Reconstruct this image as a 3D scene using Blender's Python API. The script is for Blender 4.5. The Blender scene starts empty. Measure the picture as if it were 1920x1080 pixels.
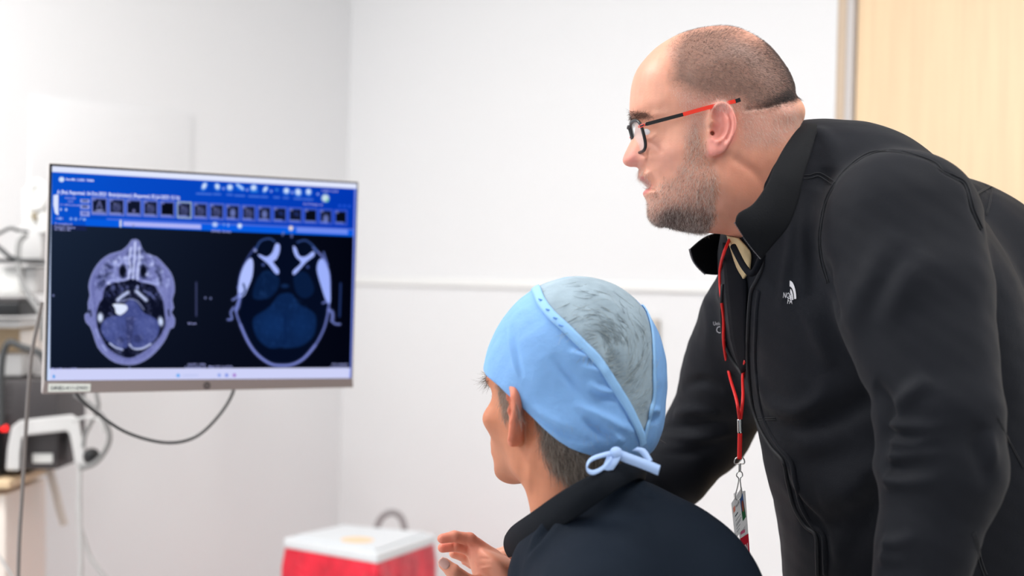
import bpy, math, random
import numpy as np
import openvdb as vdb
from mathutils import Vector, Matrix
from mathutils.bvhtree import BVHTree

# ------------------------------------------------------------------ camera, world, lights, exposure
SC = bpy.context.scene
COL = SC.collection
FPX = 2667.0                    # focal length in pixels of a 1920 wide frame (50 mm on 36 mm)
ROLL = math.radians(1.5)
CAM = np.array([0.0, 0.0, 1.35])
FW = np.array([0.0, 1.0, 0.0])
RT = np.array([math.cos(ROLL), 0.0, math.sin(ROLL)])
UP = np.array([-math.sin(ROLL), 0.0, math.cos(ROLL)])
cd = bpy.data.cameras.new('camera'); cam = bpy.data.objects.new('camera', cd); COL.objects.link(cam)
cam.matrix_world = Matrix(((RT[0], UP[0], -FW[0], CAM[0]), (RT[1], UP[1], -FW[1], CAM[1]), (RT[2], UP[2], -FW[2], CAM[2]), (0, 0, 0, 1)))
cd.sensor_width = 36; cd.lens = 36 * FPX / 1920; cd.clip_start = 0.05
cd.dof.use_dof = True; cd.dof.focus_distance = 1.82; cd.dof.aperture_fstop = 50.0 / 19.5
SC.camera = cam
SC.view_settings.view_transform = 'Standard'; SC.view_settings.look = 'None'
SC.view_settings.exposure = 0.0; SC.view_settings.gamma = 1.0; SC.view_settings.use_curve_mapping = False
w = bpy.data.worlds.new('world'); SC.world = w; w.use_nodes = True
w.node_tree.nodes['Background'].inputs[0].default_value = (0.93, 0.96, 1.0, 1)
w.node_tree.nodes['Background'].inputs[1].default_value = 0.545
SC.cycles.max_bounces = 8; SC.cycles.use_denoising = True
def area(name, loc, target, size, size_y, power, color=(1, 1, 1)):
    l = bpy.data.lights.new(name, 'AREA'); l.shape = 'RECTANGLE'; l.size = size; l.size_y = size_y; l.energy = power; l.color = color
    o = bpy.data.objects.new(name, l); COL.objects.link(o); o.location = loc
    o.rotation_euler = (Vector(target) - Vector(loc)).to_track_quat('-Z', 'Y').to_euler()
    return o
area('ceiling_panel_light', (-1.3, 2.1, 2.66), (-1.3, 2.1, 0), 1.2, 0.6, 43, (1, 0.985, 0.96))
area('ceiling_panel_light', (0.9, 1.3, 2.66), (0.9, 1.3, 0), 1.2, 0.6, 21, (1, 0.985, 0.96))
area('window_light', (-2.6, 0.3, 1.9), (0.2, 2.2, 1.3), 1.5, 1.3, 24, (0.98, 0.99, 1.0))

# ------------------------------------------------------------------ helpers
def lin(c):
    return tuple(((v / 255.0) / 12.92 if v / 255.0 <= 0.04045 else ((v / 255.0 + 0.055) / 1.055) ** 2.4) for v in c)
def P(px, py, d):               # a point seen at picture position (px, py), d metres in front of the camera
    return CAM + d * (FW + (px - 960) / FPX * RT + (540 - py) / FPX * UP)
def pts(*l): return [P(*q) for q in l]
def proj(V):
    V = np.asarray(V) - CAM; d = V @ FW
    return 960 + FPX * (V @ RT) / d, 540 - FPX * (V @ UP) / d, d
def spline(p, n, closed=False):
    p = np.asarray(p, float); m = len(p)
    out = []
    segs = m if closed else m - 1
    for i in range(segs):
        if closed: a, b, c, d = p[(i - 1) % m], p[i], p[(i + 1) % m], p[(i + 2) % m]
        else: a, b, c, d = p[max(i - 1, 0)], p[i], p[i + 1], p[min(i + 2, m - 1)]
        t = np.linspace(0, 1, n, endpoint=False)[:, None]
        out.append(0.5 * ((2 * b) + (c - a) * t + (2 * a - 5 * b + 4 * c - d) * t ** 2 + (3 * b - a - 3 * c + d) * t ** 3))
    if not closed: out.append(p[-1:])
    return np.concatenate(out)
def mesh_obj(name, V, F, mat=None, parent=None, smooth=True, cols=None):
    me = bpy.data.meshes.new(name)
    V = np.asarray(V, np.float32)
    if isinstance(F, np.ndarray) and F.ndim == 2:
        k = F.shape[1]; n = len(F)
        me.vertices.add(len(V)); me.vertices.foreach_set('co', V.ravel())
        me.loops.add(n * k); me.loops.foreach_set('vertex_index', F.astype(np.int32).ravel())
        me.polygons.add(n); me.polygons.foreach_set('loop_start', np.arange(n, dtype=np.int32) * k)
        me.update(calc_edges=True); me.validate()
    else:
        me.from_pydata(V.tolist(), [], F); me.update()
    if smooth: me.shade_smooth()
    if cols is not None:
        a = me.color_attributes.new('Col', 'FLOAT_COLOR', 'POINT')
        c4 = np.ones((len(V), 4), np.float32); c4[:, :3] = cols; a.data.foreach_set('color', c4.ravel())
    o = bpy.data.objects.new(name, me); COL.objects.link(o)
    if mat: me.materials.append(mat)
    if parent: o.parent = parent
    return o
def empty(name, loc=(0, 0, 0)):
    o = bpy.data.objects.new(name, None); COL.objects.link(o); o.location = loc; o.empty_display_size = 0.05
    return o
def adopt(parent, *kids):       # parent an already placed object without moving it
    bpy.context.view_layer.update()
    for k in kids:
        k.parent = parent; k.matrix_parent_inverse = parent.matrix_world.inverted()
def tag(o, label, cat, group=None):
    o['label'] = label; o['category'] = cat
    if group: o['group'] = group
    return o
def struct(o): o['kind'] = 'structure'; return o
def tube_geo(p, r, seg=10, closed=False):
    p = np.asarray(p, float); n = len(p)
    r = np.full(n, r) if np.isscalar(r) else np.asarray(r)
    T = np.gradient(p, axis=0) if not closed else (np.roll(p, -1, 0) - np.roll(p, 1, 0))
    T /= np.linalg.norm(T, axis=1)[:, None] + 1e-12
    N = np.cross(T[0], [0.13, 0.27, 0.95]); N /= np.linalg.norm(N)
    V = []
    for i in range(n):
        N = N - T[i] * (N @ T[i]); N /= np.linalg.norm(N); B = np.cross(T[i], N)
        a = np.arange(seg) * 2 * math.pi / seg
        V.append(p[i] + r[i] * (np.cos(a)[:, None] * N + np.sin(a)[:, None] * B))
    V = np.concatenate(V); F = []
    for i in range(n if closed else n - 1):
        j = (i + 1) % n
        for k in range(seg): F.append([i * seg + k, i * seg + (k + 1) % seg, j * seg + (k + 1) % seg, j * seg + k])
    if not closed: F.append(list(range(seg))[::-1]); F.append([(n - 1) * seg + k for k in range(seg)])
    return V, F
def tube(name, p, r, mat, parent=None, seg=10, closed=False, sp=6):
    if sp: p = spline(p, sp, closed)
    V, F = tube_geo(p, r, seg, closed)
    return mesh_obj(name, V, F, mat, parent)
def box_geo(c, ax, half):       # axes as rows
    ax = np.asarray(ax, float); c = np.asarray(c, float); h = np.asarray(half, float)
    V = [c + ax[0] * h[0] * i + ax[1] * h[1] * j + ax[2] * h[2] * k for i in (-1, 1) for j in (-1, 1) for k in (-1, 1)]
    F = [[0, 1, 3, 2], [4, 6, 7, 5], [0, 4, 5, 1], [2, 3, 7, 6], [0, 2, 6, 4], [1, 5, 7, 3]]
    return V, F
def bevel(o, w, seg=3):
    m = o.modifiers.new('bevel', 'BEVEL'); m.width = w; m.segments = seg; m.limit_method = 'ANGLE'; m.angle_limit = math.radians(35)
    return o
def box(name, c, ax, half, mat, parent=None, bw=0.003):
    V, F = box_geo(c, ax, half); o = mesh_obj(name, V, F, mat, parent, smooth=bw > 0)
    if bw: bevel(o, bw)
    return o
def merge(parts):
    V = []; F = []; n = 0
    for v, f in parts:
        V.append(np.asarray(v, float).reshape(-1, 3)); F += [[i + n for i in q] for q in f]; n += len(v)
    return np.concatenate(V), F
def prism_geo(front, back):
    n = len(front); V = list(front) + list(back)
    F = [list(range(n)), [2 * n - 1 - i for i in range(n)]]
    for i in range(n): j = (i + 1) % n; F.append([i, i + n, j + n, j])
    return V, F
def sheet(name, rows, mat, parent=None, thick=0.0, cols=None):
    rows = np.asarray(rows); m, n = rows.shape[:2]; V = rows.reshape(-1, 3)
    i = np.arange(m - 1)[:, None] * n + np.arange(n - 1)[None]
    F = np.stack([i, i + 1, i + n + 1, i + n], -1).reshape(-1, 4)
    o = mesh_obj(name, V, F, mat, parent, cols=cols)
    if thick: s = o.modifiers.new('solid', 'SOLIDIFY'); s.thickness = thick; s.offset = 0
    return o

# ------------------------------------------------------------------ materials
def mat(name, color, rough=0.5, metal=0.0, noise=None, bump=None, emit=0, sss=0, sss_r=None, vcol=False, alpha=1, spec=0.5, sheen=0, trans=0):
    m = bpy.data.materials.new(name); m.use_nodes = True; nt = m.node_tree; b = nt.nodes['Principled BSDF']
    c = lin(color) if max(color) > 1 else color
    b.inputs['Base Color'].default_value = (*c, 1); b.inputs['Roughness'].default_value = rough; b.inputs['Metallic'].default_value = metal
    b.inputs['Specular IOR Level'].default_value = spec
    if sheen: b.inputs['Sheen Weight'].default_value = sheen; b.inputs['Sheen Roughness'].default_value = 0.45
    if trans: b.inputs['Transmission Weight'].default_value = trans
    if alpha < 1: b.inputs['Alpha'].default_value = alpha
    src = None
    if vcol:
        a = nt.nodes.new('ShaderNodeAttribute'); a.attribute_name = 'Col'; src = a.outputs['Color']
    tc = nt.nodes.new('ShaderNodeTexCoord')
    if noise:                   # (scale, dark factor, stretch)
        n = nt.nodes.new('ShaderNodeTexNoise'); n.inputs['Scale'].default_value = noise[0]; n.inputs['Detail'].default_value = 6
        mp = nt.nodes.new('ShaderNodeMapping'); mp.inputs['Scale'].default_value = noise[2] if len(noise) > 2 else (1, 1, 1)
        nt.links.new(tc.outputs['Object'], mp.inputs[0]); nt.links.new(mp.outputs[0], n.inputs['Vector'])
        r = nt.nodes.new('ShaderNodeMapRange'); r.inputs[1].default_value = 0.3; r.inputs[2].default_value = 0.7
        r.inputs[3].default_value = noise[1]; r.inputs[4].default_value = 2 - noise[1]
        nt.links.new(n.outputs['Fac'], r.inputs[0])
        mx = nt.nodes.new('ShaderNodeMix'); mx.data_type = 'RGBA'; mx.blend_type = 'MULTIPLY'; mx.inputs['Factor'].default_value = 1
        if src: nt.links.new(src, mx.inputs['A'])
        else: mx.inputs['A'].default_value = (*c, 1)
        nt.links.new(r.outputs[0], mx.inputs['B']); src = mx.outputs['Result']
    if src: nt.links.new(src, b.inputs['Base Color'])
    if bump:                    # list of (scale, strength, distance)
        prev = None
        for sc_, st, di in bump:
            n = nt.nodes.new('ShaderNodeTexNoise'); n.inputs['Scale'].default_value = sc_; n.inputs['Detail'].default_value = 5
            nt.links.new(tc.outputs['Object'], n.inputs['Vector'])
            bp = nt.nodes.new('ShaderNodeBump'); bp.inputs['Strength'].default_value = st; bp.inputs['Distance'].default_value = di
            nt.links.new(n.outputs['Fac'], bp.inputs['Height'])
            if prev: nt.links.new(prev, bp.inputs['Normal'])
            prev = bp.outputs[0]
        nt.links.new(prev, b.inputs['Normal'])
    if emit:
        b.inputs['Emission Color'].default_value = (*c, 1); b.inputs['Emission Strength'].default_value = emit
        if src: nt.links.new(src, b.inputs['Emission Color'])
    if sss:
        b.inputs['Subsurface Weight'].default_value = sss; b.inputs['Subsurface Radius'].default_value = sss_r or (1, 0.35, 0.2)
        b.inputs['Subsurface Scale'].default_value = 0.006
    return m
def emit_mat(name, color=None, strength=1.0):   # light given off by a screen; no colour = the screen's own picture
    m = bpy.data.materials.new(name); m.use_nodes = True; nt = m.node_tree
    nt.nodes.remove(nt.nodes['Principled BSDF']); e = nt.nodes.new('ShaderNodeEmission'); e.inputs[1].default_value = strength
    if color is None:
        a = nt.nodes.new('ShaderNodeAttribute'); a.attribute_name = 'Col'; nt.links.new(a.outputs['Color'], e.inputs[0])
    else: e.inputs[0].default_value = (*lin(color), 1)
    nt.links.new(e.outputs[0], nt.nodes['Material Output'].inputs[0])
    return m

# ------------------------------------------------------------------ distance-field modelling
class Grid:
    def __init__(s, lo, hi, h):
        s.lo = np.array(lo, float); s.h = h
        n = [int(math.ceil((hi[i] - lo[i]) / h)) + 1 for i in range(3)]; s.n = n
        s.X = (lo[0] + h * np.arange(n[0], dtype=np.float32))[:, None, None]
        s.Y = (lo[1] + h * np.arange(n[1], dtype=np.float32))[None, :, None]
        s.Z = (lo[2] + h * np.arange(n[2], dtype=np.float32))[None, None, :]
    def ell(s, c, r, ax=None):
        x, y, z = s.X - c[0], s.Y - c[1], s.Z - c[2]
        if ax is not None:
            x, y, z = [x * np.float32(a[0]) + y * np.float32(a[1]) + z * np.float32(a[2]) for a in ax]
        k0 = np.sqrt((x / r[0]) ** 2 + (y / r[1]) ** 2 + (z / r[2]) ** 2)
        k1 = np.sqrt((x / r[0] ** 2) ** 2 + (y / r[1] ** 2) ** 2 + (z / r[2] ** 2) ** 2) + 1e-9
        return (k0 * (k0 - 1) / k1).astype(np.float32)
    def cone(s, a, b, ra, rb):
        a = np.asarray(a, float); b = np.asarray(b, float); v = b - a; L = v @ v + 1e-12
        x, y, z = s.X - a[0], s.Y - a[1], s.Z - a[2]
        t = np.clip((x * v[0] + y * v[1] + z * v[2]) / L, 0, 1)
        d = np.sqrt((x - t * v[0]) ** 2 + (y - t * v[1]) ** 2 + (z - t * v[2]) ** 2)
        return (d - (ra + (rb - ra) * t)).astype(np.float32)
    def plane(s, c, n):         # negative behind the plane
        n = np.asarray(n, float) / np.linalg.norm(n)
        return ((s.X - c[0]) * n[0] + (s.Y - c[1]) * n[1] + (s.Z - c[2]) * n[2]).astype(np.float32)
    def mesh(s, F):
        F = np.ascontiguousarray(np.broadcast_to(F, s.n), dtype=np.float32)
        g = vdb.FloatGrid(0.05); g.copyFromArray(np.clip(F, -0.05, 0.05))
        v, q = g.convertToQuads(0.0)
        v = np.asarray(v, float) * s.h + s.lo; q = np.asarray(q)[:, ::-1].astype(np.int32)
        return v, q
def smin(a, b, k):
    h = np.clip(0.5 + 0.5 * (b - a) / k, 0, 1); return (b + (a - b) * h - k * h * (1 - h)).astype(np.float32)
def smax(a, b, k): return -smin(-a, -b, k)
def chain(g, P_, k=0.02):
    f = None
    for (a, ra), (b, rb) in zip(P_[:-1], P_[1:]):
        c = g.cone(a, b, ra, rb); f = c if f is None else smin(f, c, k)
    return f
def vnormals(V, Q):
    n = np.cross(V[Q[:, 2]] - V[Q[:, 0]], V[Q[:, 3]] - V[Q[:, 1]]); N = np.zeros_like(V)
    for k in range(4):
        for c in range(3): N[:, c] += np.bincount(Q[:, k], n[:, c], len(V))
    return N / (np.linalg.norm(N, axis=1)[:, None] + 1e-12)
def polydist(V, p):               # distance to a polyline and how far along it (0..1) the nearest point is
    best = np.full(len(V), 1e9); tt = np.zeros(len(V)); s = 0.0
    for a, b in zip(p[:-1], p[1:]):
        v = b - a; l = np.linalg.norm(v); t = np.clip(((V - a) @ v) / (v @ v + 1e-12), 0, 1)
        d = np.linalg.norm(V - a - t[:, None] * v, axis=1); m = d < best; best = np.where(m, d, best); tt = np.where(m, s + t * l, tt); s += l
    return best, tt / max(s, 1e-9)
def ridge(V, N, line, w, amp, fade=True):       # raise (or sink) the surface along a line lying on it
    line = np.asarray(line); lo = line.min(0) - 3 * w; hi = line.max(0) + 3 * w
    m = np.where(((V > lo) & (V < hi)).all(1))[0]
    if not len(m): return
    X = V[m]; d, t = polydist(X, line); k = np.exp(-(d / w) ** 2)
    if fade == 2: k *= np.clip(t / .08 + .3, 0, 1) * np.clip(1 - t, 0, 1) ** .9
    elif fade: k *= np.sin(np.pi * np.clip(t, 0, 1)) ** .8
    V[m] += N[m] * (amp * k)[:, None]
class Surf:                     # find the point of a surface along a line of sight
    def __init__(s, V, Q): s.V = V; s.b = BVHTree.FromPolygons([tuple(v) for v in V], [tuple(q) for q in Q.tolist()])
    def hit(s, px, py, off=0.0, default=None):
        d = P(px, py, 1.0) - CAM; d /= np.linalg.norm(d)
        h = s.b.ray_cast(Vector(CAM), Vector(d))
        if h[0] is None:
            if default is not None: return P(px, py, default), -d
            q = s.b.find_nearest(Vector(P(px, py, 1.8))); return np.array(q[0]) + off * np.array(q[1]), np.array(q[1])
        n = np.array(h[1]); n = n if n @ d < 0 else -n
        return np.array(h[0]) + off * n, n
    def line(s, L, off=0.0, n=5, default=None):
        q = spline(np.array(L, float), n); return np.array([s.hit(a, b, off, default)[0] for a, b in q])
def poly_sd(X, Y, p):           # signed distance (positive inside) of 2D points to a closed polygon
    d = np.full(X.shape, 1e9); ins = np.zeros(X.shape, bool); n = len(p)
    for i in range(n):
        a, b = p[i], p[(i + 1) % n]; v = b - a
        t = np.clip(((X - a[0]) * v[0] + (Y - a[1]) * v[1]) / (v @ v + 1e-18), 0, 1)
        d = np.minimum(d, (X - a[0] - t * v[0]) ** 2 + (Y - a[1] - t * v[1]) ** 2)
        c = (a[1] > Y) != (b[1] > Y)
        if abs(v[1]) > 1e-12: ins ^= c & (X < a[0] + (Y - a[1]) * v[0] / v[1])
    return np.sqrt(d) * np.where(ins, 1, -1)
def blur2(A, n):
    for _ in range(n):
        A = np.pad(A, 1, mode='edge'); A = (A[:-2, 1:-1] + A[2:, 1:-1] + A[1:-1, :-2] + A[1:-1, 2:] + 4 * A[1:-1, 1:-1]) / 8
    return A
def rbf(X, Y, ctrl, sig):
    num = 0; den = 1e-9
    for x, y, v in ctrl:
        k = np.exp(-((X - x) ** 2 + (Y - y) ** 2) / sig ** 2) + 1e-7 / (1 + ((X - x) ** 2 + (Y - y) ** 2) / sig ** 2); num = num + k * v; den = den + k
    return num / den
def pdist2(X, Y, p):
    d = np.full(X.shape, 1e9)
    for a, b in zip(p[:-1], p[1:]):
        v = b - a; t = np.clip(((X - a[0]) * v[0] + (Y - a[1]) * v[1]) / (v @ v + 1e-18), 0, 1)
        d = np.minimum(d, (X - a[0] - t * v[0]) ** 2 + (Y - a[1] - t * v[1]) ** 2)
    return np.sqrt(d)
def text_geo(s, size, align='LEFT', shear=0.0, bold=0.0, sx=1.0):
    c = bpy.data.curves.new('t', 'FONT'); c.body = s; c.size = size; c.align_x = align; c.shear = shear; c.offset = bold; c.resolution_u = 2
    o = bpy.data.objects.new('t', c); COL.objects.link(o); bpy.context.view_layer.update()
    me = o.evaluated_get(bpy.context.evaluated_depsgraph_get()).to_mesh()
    V = np.array([v.co[:] for v in me.vertices]).reshape(-1, 3); F = [list(p.vertices) for p in me.polygons]
    bpy.data.objects.remove(o); bpy.data.curves.remove(c)
    V[:, 0] *= sx
    return V, F
def hairs(name, roots, dirs, length, mat_, parent, r=0.00009, curl=0.25, seed=1, k=4):
    rs = np.random.RandomState(seed); n = len(roots)
    L = (np.full(n, length) if np.isscalar(length) else length) * rs.uniform(0.7, 1.25, n)
    t = np.linspace(0, 1, k)
    b = rs.normal(0, curl, (n, 3))
    pos = roots[:, None] + dirs[:, None] * (L[:, None] * t)[:, :, None] + b[:, None] * (L[:, None] * t ** 2)[:, :, None]
    hc = bpy.data.hair_curves.new(name); hc.add_curves([k] * n)
    hc.attributes['position'].data.foreach_set('vector', pos.astype(np.float32).ravel())
    a = hc.attributes.get('radius') or hc.attributes.new('radius', 'FLOAT', 'POINT')
    a.data.foreach_set('value', np.tile(r * np.linspace(1, 0.35, k), n).astype(np.float32))
    hc.materials.append(mat_)
    o = bpy.data.objects.new(name, hc); COL.objects.link(o); o.parent = parent
    return o
def sample(V, Q, N, wt, n, seed=0):             # random points on a surface, by vertex weight
    rs = np.random.RandomState(seed)
    fw = wt[Q].mean(1) * np.linalg.norm(np.cross(V[Q[:, 2]] - V[Q[:, 0]], V[Q[:, 3]] - V[Q[:, 1]]), axis=1)
    f = Q[rs.choice(len(Q), n, p=fw / fw.sum())]; b = rs.dirichlet([1, 1, 1, 1], n)
    return (V[f] * b[:, :, None]).sum(1), (N[f] * b[:, :, None]).sum(1)

# ================================================================== the room
M_wall = mat('wall_paint', (0.80, 0.80, 0.812), 0.55, bump=[(180, 0.05, 0.001)])
M_rail = mat('rail_paint', (0.86, 0.86, 0.85), 0.45)
M_floor = mat('vinyl_floor', (0.80, 0.78, 0.76), 0.4, noise=(14, 0.93))
M_ceil = mat('ceiling_tile', (0.85, 0.85, 0.84), 0.8, noise=(60, 0.95))
M_wood = mat('maple_veneer', (238, 208, 170), 0.45, noise=(7, 0.955, (9, 9, 0.45)))
M_taupe = mat('taupe_edge', (200, 178, 155), 0.5); M_greymetal = mat('grey_metal_frame', (196, 190, 188), 0.4)
CX, CY = -0.50, 4.25            # the corner of the two walls
S2 = math.sqrt(0.5)
DR = np.array([S2, -S2, 0]); DL = np.array([-S2, -S2, 0]); ZZ = np.array([0, 0, 1.0])
C0 = np.array([CX, CY, 0])
def wallbox(name, a, d, n, t0, t1, z0, z1, th, m, bw=0.0):  # a slab along direction d, its face on the line, thickness th along n
    c = a + d * (t0 + t1) / 2 + n * th / 2 + ZZ * (z0 + z1) / 2
    return struct(box(name, c, (d, n, ZZ), ((t1 - t0) / 2, abs(th) / 2, (z1 - z0) / 2), m, None, bw))
NB = np.array([S2, S2, 0]); NLW = np.array([-S2, S2, 0])    # outward normals of the right-hand and left-hand wall
def t_at(px, a, d):             # distance along a wall where the picture column px meets it
    k = (px - 960) / FPX; return (k * a[1] - a[0]) / (d[0] - k * d[1])
tD0 = t_at(1557, C0, DR)
wallbox('wall_back', C0, DR, NB, -0.1, tD0, 0, 2.7, 0.1, M_wall)
wallbox('wall_left', C0, DL, NLW, -0.0, 4.2, 0, 2.7, 0.1, M_wall)
wallbox('floor', np.array([0, -0.6, 0]), np.array([1.0, 0, 0]), np.array([0, 1.0, 0]), -3.9, 4.5, -0.06, 0, 5.6, M_floor)
wallbox('ceiling', np.array([0, -0.6, 0]), np.array([1.0, 0, 0]), np.array([0, 1.0, 0]), -3.9, 4.5, 2.7, 2.76, 5.6, M_ceil)
zr = P(960, 532, 3.6)[2]
o = wallbox('trim_1', C0, DR, -NB, 0.012, tD0 - 0.0, zr - 0.012, zr + 0.012, 0.010, M_rail, 0.004)
wallbox('baseboard_back', C0, DR, -NB, 0.02, tD0, 0, 0.10, 0.012, M_greymetal)
wallbox('baseboard_left', C0, DL, -NLW, 0.02, 4.0, 0, 0.10, 0.012, M_greymetal)
tD1 = t_at(1573.5, C0, DR); tD2 = t_at(1587, C0, DR)
# door: taupe frame edge, grey steel stop, maple leaf
wallbox('trim_3', C0, DR, NB, tD0, tD1, 0, 2.14, 0.09, M_taupe, 0.002)
wallbox('trim_4', C0, DR, NB, tD1, tD2, 0, 2.14, 0.10, M_greymetal, 0.002)
d1 = wallbox('door_1', C0 + NB * 0.012, DR, NB, tD2 + 0.002, tD2 + 0.98, 0.005, 2.13, 0.045, M_wood, 0.002)
hx = C0 + DR * (tD2 + 0.90) + ZZ * 1.02
V, F = merge([tube_geo(np.array([hx, hx - NB * 0.05, hx - NB * 0.055 - DR * 0.03, hx - NB * 0.055 - DR * 0.12]), 0.009, 10)])
adopt(d1, mesh_obj('door_handle', V, F, M_greymetal))
wallbox('trim_5', C0, DR, NB, tD2 + 0.982, tD2 + 1.04, 0, 2.14, 0.10, M_greymetal, 0.002)
wallbox('trim_6', C0, DR, NB, tD0, tD2 + 1.04, 2.14, 2.20, 0.10, M_greymetal, 0.002)
wallbox('wall_right', C0, DR, NB, tD2 + 1.04, 4.6, 0, 2.7, 0.1, M_wall)
wallbox('wall_above_door', C0, DR, NB, tD0, tD2 + 1.04, 2.20, 2.7, 0.1, M_wall)
bpy.data.objects['wall_above_door'].name = 'trim_7'
# ceiling light fittings
M_lamp = mat('lamp_panel', (1, 1, 1), 0.4, emit=1.3)
for nm, c, lab in (('ceiling_light', (-1.3, 2.1), 'white ceiling light panel above the left half of the room'), ('ceiling_light', (0.9, 1.3), 'white ceiling light panel above the right half of the room')):
    e = empty(nm, (c[0], c[1], 2.70)); tag(e, lab, 'ceiling light', 'ceiling light panels')
    fr = box('frame', (c[0], c[1], 2.69), np.eye(3), (0.62, 0.32, 0.009), M_greymetal); df = box('diffuser', (c[0], c[1], 2.678), np.eye(3), (0.6, 0.3, 0.004), M_lamp)
    adopt(e, fr, df)

# ================================================================== heads
def build_head(prof, Wc, Rc, sW, sR, bumps, strokes, ears, h=0.0017, ext=0.098, ear_k=0.006):
    """Head in its own frame: a = back (face looks towards -a), b = up, c = sideways. Returns vertices, quads (local)."""
    prof = spline(np.array(prof), 8, True)
    lo = prof.min(0) - 0.012; hi = prof.max(0) + 0.012
    a = np.arange(lo[0], hi[0], h); b = np.arange(lo[1], hi[1], h)
    A, B = np.meshgrid(a, b, indexing='ij')
    d = poly_sd(A, B, prof); k = np.clip((d - 0.012) / 0.02, 0, 1); d = blur2(d, 2) * (1 - k) + blur2(d, 80) * k
    W = blur2(rbf(A, B, Wc, sW), 60); R = blur2(rbf(A, B, Rc, sR), 40)
    for x, y, rx, ry, v in bumps: W = W + v * np.exp(-((A - x) / rx) ** 2 - ((B - y) / ry) ** 2)
    for ln, wd, v in strokes:
        ln = spline(np.array(ln), 4); W = W + v * np.exp(-(pdist2(A, B, ln) / wd) ** 2)
    u = np.clip(1 - d / R, 0, None)
    c = np.arange(-ext - 0.004, ext + 0.004, h)
    Wl = np.maximum(W, 0.004)
    G = np.sqrt((c[None, None] / Wl[:, :, None]) ** 2 + (u ** 2)[:, :, None]) - 1
    F = (G * np.minimum(Wl, R * 1.3)[:, :, None]).astype(np.float32)
    surf = Wl * np.sqrt(np.clip(1 - np.clip(u, 0, 1) ** 2, 0, 1))
    if ears:
        E = ears; op = spline(np.array(E['outline']), 6, True); ed = blur2(poly_sd(A, B, op), 1)
        rel = np.zeros_like(A)
        for ln, wd, v in E['strokes']: rel += v * np.exp(-(pdist2(A, B, spline(np.array(ln), 4)) / wd) ** 2)
        for x, y, rx, ry, v in E['bumps']: rel += v * np.exp(-((A - x) / rx) ** 2 - ((B - y) / ry) ** 2)
        x0 = op[:, 0].min(); x1 = op[:, 0].max(); t = np.clip((A - x0) / (x1 - x0), 0, 1)
        xs = rbf(A, B, [(x0, E['cy'], surf[np.abs(a - x0).argmin(), np.abs(b - E['cy']).argmin()])], 0.05)
        zt = xs + 0.004 + E['tilt'] * t + rel
        zb = xs - 0.014 + (E['tilt'] + 0.006) * t ** 1.5
        ac = np.abs(c)[None, None]
        dd = ed[:, :, None]
        Fe = smax(smax((-dd + 0 * ac).astype(np.float32), (ac - zt[:, :, None]).astype(np.float32), 0.005), (zb[:, :, None] - ac).astype(np.float32), 0.004)
        F = smin(F, Fe, ear_k)
        for x, y, r, depth in E.get('holes', []):
            cz = zt + 0; hole = np.sqrt(((A - x) ** 2 + (B - y) ** 2))[:, :, None] - r + 0 * ac
            hole = np.maximum(hole, (xs - depth)[:, :, None] - ac)
            F = smax(F, (-hole).astype(np.float32), 0.002)
    g = vdb.FloatGrid(0.05); g.copyFromArray(np.ascontiguousarray(np.clip(F, -0.05, 0.05), dtype=np.float32))
    v, q = g.convertToQuads(0.0)
    v = np.asarray(v, float) * h + np.array([a[0], b[0], c[0]]); q = np.asarray(q).astype(np.int32)
    return v, q
def orient(V, Q):               # make quads face outwards
    n = np.cross(V[Q[:, 2]] - V[Q[:, 0]], V[Q[:, 3]] - V[Q[:, 1]]); m = V[Q].mean(1)
    return Q if ((m * n).sum() > 0) == ((np.einsum('ij,ij->', m - V.mean(0), n)) > 0) and np.einsum('ij,ij->', m - V.mean(0), n) > 0 else Q[:, ::-1]

# ================================================================== the standing man
DS = 1.85                       # distance of his head from the camera
O1x, O1y = 1335, 240
def s2l(px, py, c=0.0):         # picture position on his near side -> head frame
    return ((px - 960) * (DS - c) / FPX - (O1x - 960) * DS / FPX, (540 - py) * (DS - c) / FPX - (540 - O1y) * DS / FPX)
def l2w(v, O, A, B, C): return O + v[:, :1] * A + v[:, 1:2] * B + v[:, 2:] * C
O1 = P(O1x, O1y, DS)
prof_px = [(1181, 211), (1181, 190), (1184, 161), (1192, 135), (1207, 113), (1232, 88), (1268, 67), (1307, 55), (1347, 50), (1379, 54), (1411, 68), (1439, 90), (1462, 118),
           (1476, 141), (1484, 163), (1487, 181), (1499, 192), (1506, 207), (1506, 221), (1502, 240), (1512, 265), (1535, 300), (1560, 350), (1560, 440), (1520, 520), (1455, 540),
           (1415, 505), (1399, 462), (1380, 448), (1360, 440), (1331, 437), (1299, 433), (1270, 429), (1250, 424), (1234, 423), (1222, 416), (1216, 405), (1215, 393), (1215, 382), (1212, 373),
           (1207, 367), (1206, 361), (1209, 357), (1215, 354), (1217, 350), (1213, 345), (1208, 341), (1201, 338), (1197, 331), (1198, 323), (1197, 315), (1190, 313), (1181, 313), (1172, 309), (1167.5, 301),
           (1170, 291), (1176, 278), (1184, 262), (1190, 248), (1191, 236), (1186, 225)]
prof = [s2l(x, y) for x, y in prof_px]
def L(lst, c=0.07): return [(*s2l(x, y, c), v) for x, y, v in lst]
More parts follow.
